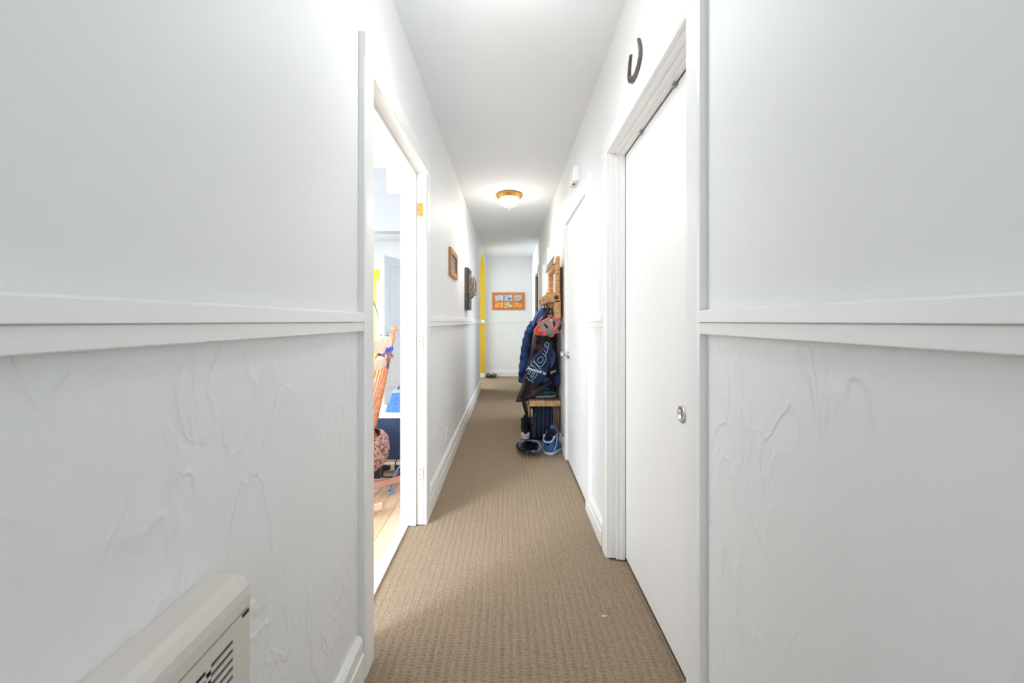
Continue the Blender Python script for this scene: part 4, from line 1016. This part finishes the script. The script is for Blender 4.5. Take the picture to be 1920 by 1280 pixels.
M_bow = mat('blue_ribbon', rgb(62, 92, 200), .6)
for s in (-1, 1):
    MB().tube(smooth_path([bp_ + Vector((.006, 0, .012)), bp_ + Vector((.01, s * .05, .04)), bp_ + Vector((.006, s * .075, .02)), bp_ + Vector((.006, 0, .01))], 5), .009, 8, flat=.35).build('bow_loop', M_bow, lb, smooth=True)

# low unit with navy front, things on and under it
UX0, UX1, UY0, UY1 = -1.45, -.62, 2.95, 3.32
un = thing('low_unit', 'low navy fronted media unit with white top behind the rocking chair', 'cabinet', (-1.03, 3.13, 0))
M_navyf = mat('navy_felt', rgb(60, 76, 108), .95, c2=rgb(40, 52, 82), scale=260, bump=.4, bscale=300)
MB().box(UX0, UX1, UY0 + .012, UY1, .093, .402).build('carcass', mat('unit_carcass', rgb(226, 226, 224), .5), un)
for i in range(1): MB().box(UX0, UX1, UY0, UY0 + .012, .095, .400).build('front_panel', M_navyf, un, bevel=.002)
MB().box(UX0 - .01, UX1 + .01, UY0 - .008, UY1, .402, .422).build('top', mat('unit_top', rgb(232, 234, 238), .35), un, bevel=.003)
MB().box(UX0, UX1, UY0 + .02, UY0 + .035, 0, .093).build('plinth', mat('cream_board', rgb(236, 222, 184), .6), un)
lbx = thing('lunch_bag', 'blue insulated lunch bag standing on the low navy unit', 'bag', (-.85, 3.13, .422))
M_lb = mat('lunch_blue', rgb(72, 124, 190), .7, c2=rgb(56, 100, 164), scale=60, bump=.4, bscale=80)
x0, x1 = at(722, 0, 3.06)[0], -.70
mb = MB().hexa([(x0, 3.05, .423), (-.775, 3.05, .423), (-.775, 3.24, .423), (x0, 3.24, .423), (x0 + .045, 3.08, .565), (-.79, 3.08, .565), (-.79, 3.22, .565), (x0 + .045, 3.22, .565)])
mb.build('body', M_lb, lbx, bevel=.008)
MB().hexa([(-.773, 3.045, .423), (-.73, 3.045, .423), (-.73, 3.24, .423), (-.773, 3.24, .423), (-.787, 3.075, .57), (-.745, 3.075, .57), (-.745, 3.22, .57), (-.787, 3.22, .57)]).build('side_gusset', mat('bag_dark_edge', rgb(34, 44, 68), .7), lbx, bevel=.004)
MB().hexa([(x0 + .04, 3.075, .565), (-.745, 3.075, .565), (-.745, 3.225, .565), (x0 + .04, 3.225, .565), (x0 + .06, 3.09, .585), (-.75, 3.09, .585), (-.75, 3.21, .585), (x0 + .06, 3.21, .585)]).build('lid', mat('bag_grey_lid', rgb(150, 160, 172), .6), lbx, bevel=.004)
MB().tube(smooth_path([(-.87, 3.14, .585), (-.85, 3.12, .61), (-.80, 3.11, .622), (-.77, 3.12, .612), (-.755, 3.14, .585)], 5), .007, 8).build('handle', mat('bag_handle', rgb(70, 80, 100), .7), lbx, smooth=True)

ps = thing('power_strip', 'cream power strip with black plugs along the plinth of the low unit', 'power strip', (-.86, 2.93, .02))
MB().box(-1.02, -.66, 2.925, 2.965, .025, .075).build('housing', mat('strip_cream', rgb(240, 230, 204), .5), ps, bevel=.004)
M_plug = mat('plug_black', rgb(34, 36, 44), .5)
for px in (715, 721.5, 728.5, 744, 751):
    x = at(px, 0, 2.91)[0]
    p = MB().box(x - .012, x + .012, 2.893, 2.926, .036, .066).build('plug', M_plug, ps, bevel=.005)
    end = {715: (713.5, 903), 721.5: (716, 905), 728.5: (701, 889), 744: (744, 860), 751: (752, 904)}[px]
    e = at(end[0], end[1], 2.86 if px != 744 else 2.915)
    mid = ((x + e[0]) / 2, 2.868, (.04 + e[2]) / 2 + .01)
    MB().tube(smooth_path([(x, 2.895, .05), (x, 2.876, .044), mid, e], 6), .0035, 6).build('cable', M_plug, p, smooth=True)
ad = thing('power_adapter', 'black power adapter block on the wood floor by the rocking chair', 'adapter', (-.955, 2.85, .0))
MB().box(-.99, -.917, 2.83, 2.89, .002, .078).build('case', M_plug, ad, bevel=.006)
MB().box(-.9165, -.908, 2.835, 2.885, .004, .076).build('side_face', mat('adapter_brown', rgb(110, 92, 84), .6), ad, bevel=.002)
o = MB().tube(smooth_path([(-.91, 2.86, .006), (-.86, 2.85, .006), (-.80, 2.86, .008), (-.76, 2.84, .035), (-.70, 2.85, .012), (-.64, 2.86, .006)], 7), .0045, 8).build('floor_cable', M_plug, smooth=True, origin=(-.8, 2.85, .002))
tag(o, 'black cable snaking along the floor in front of the power strip', 'cable')
o = MB().tube(smooth_path([at(752, 872, 2.80), at(745, 880, 2.78), at(737, 897, 2.74), at(733, 915, 2.68), (-.782, 2.60, .006), (-.765, 2.585, .006), (-.748, 2.60, .008)], 7), .0065, 10).build('blue_cable', mat('bright_blue_pvc', rgb(92, 156, 226), .4), smooth=True, origin=(-.76, 2.65, .004))
tag(o, 'bright blue cable looping down to the wood floor behind the rocker', 'cable')
o = MB().tube(smooth_path([(-.66, 2.84, .055), (-.70, 2.80, .06), (-.68, 2.78, .028), (-.63, 2.80, .03), (-.64, 2.84, .05)], 6, True), .009, 8, closed=True).build('cable_coil', mat('dark_blue_pvc', rgb(40, 66, 120), .5), smooth=True, origin=(-.66, 2.8, .015))
tag(o, 'dark blue coiled cable lying beside the far door jamb', 'cable')

# plant on the unit, only its drooping leaf in view
pt = thing('potted_plant', 'potted plant with drooping dark lilac-grey leaves behind the rocking chair', 'plant', (-1.24, 3.13, .422))
MB().lathe([(.0, 0), (.055, 0), (.075, .10), (.08, .115), (.07, .115), (.066, .10), (0, .10)], (-1.24, 3.13, .422), (0, 0, 1), 20).build('pot', mat('white_pot', rgb(226, 224, 220), .4), pt, smooth=True)
M_leaf = mat('dark_leaf', rgb(120, 112, 140), .5, c2=rgb(92, 86, 116), scale=20)
tip = at(711, 600, 3.0)
for k, (dx, dy, hh, e) in enumerate(((.26, -.10, .80, tip), (-.22, .02, .7, None), (-.05, -.16, .75, None), (.05, .12, .62, None), (-.15, -.12, .6, None))):
    b = Vector((-1.24, 3.13, .52)); e = Vector(e) if e else b + Vector((dx * 1.4, dy * 1.1, hh * .7))
    top = b + Vector(((e.x - b.x) * .62, (e.y - b.y) * .6, max(hh, e.z - b.z + .07)))
    pth = smooth_path([b, b + Vector(((e.x - b.x) * .18, (e.y - b.y) * .2, hh * .6)), top, e + (top - e) * .4 + Vector((.01, 0, .012)), e], 7); m = len(pth)
    rows = []
    for i, p in enumerate(pth):
        wv = .004 + .017 * math.sin(PI * min(1, (i / (m - 1)) * 1.0)) ** 1.2 if i < m - 1 else .001
        rows.append([p + Vector((0, -wv, 0)), p + Vector((0, 0, -.004)), p + Vector((0, wv, 0))])
    o = MB().sheet(rows).build('leaf', M_leaf, pt, smooth=True); s_ = o.modifiers.new('solid', 'SOLIDIFY'); s_.thickness = .002
# white cupboard seen through the den doorway
wc = thing('kitchen_cupboard', 'white cupboard standing in the yellow kitchen beyond the den doorway', 'cupboard', (-2.55, 7.85, 0))
xa, xb = at(706.3, 0, 7.6)[0], -1.75
MB().box(xa, xb, 7.6, 8.08, 0, EYE + 75 / F * 7.6).build('carcass', M_plast, wc, bevel=.004)
for a, b in ((xa + .01, (xa + xb) / 2 - .003), ((xa + xb) / 2 + .003, xb - .01)):
    dd = MB().box(a, b, 7.58, 7.6, .06, EYE + 73 / F * 7.6).build('door', M_plast, wc, bevel=.004)
    MB().tube(smooth_path([(b - .05, 7.58, .95), (b - .05, 7.55, .97), (b - .05, 7.55, 1.05), (b - .05, 7.58, 1.07)], 4), .005, 8).build('handle', M_chrome, dd, smooth=True)
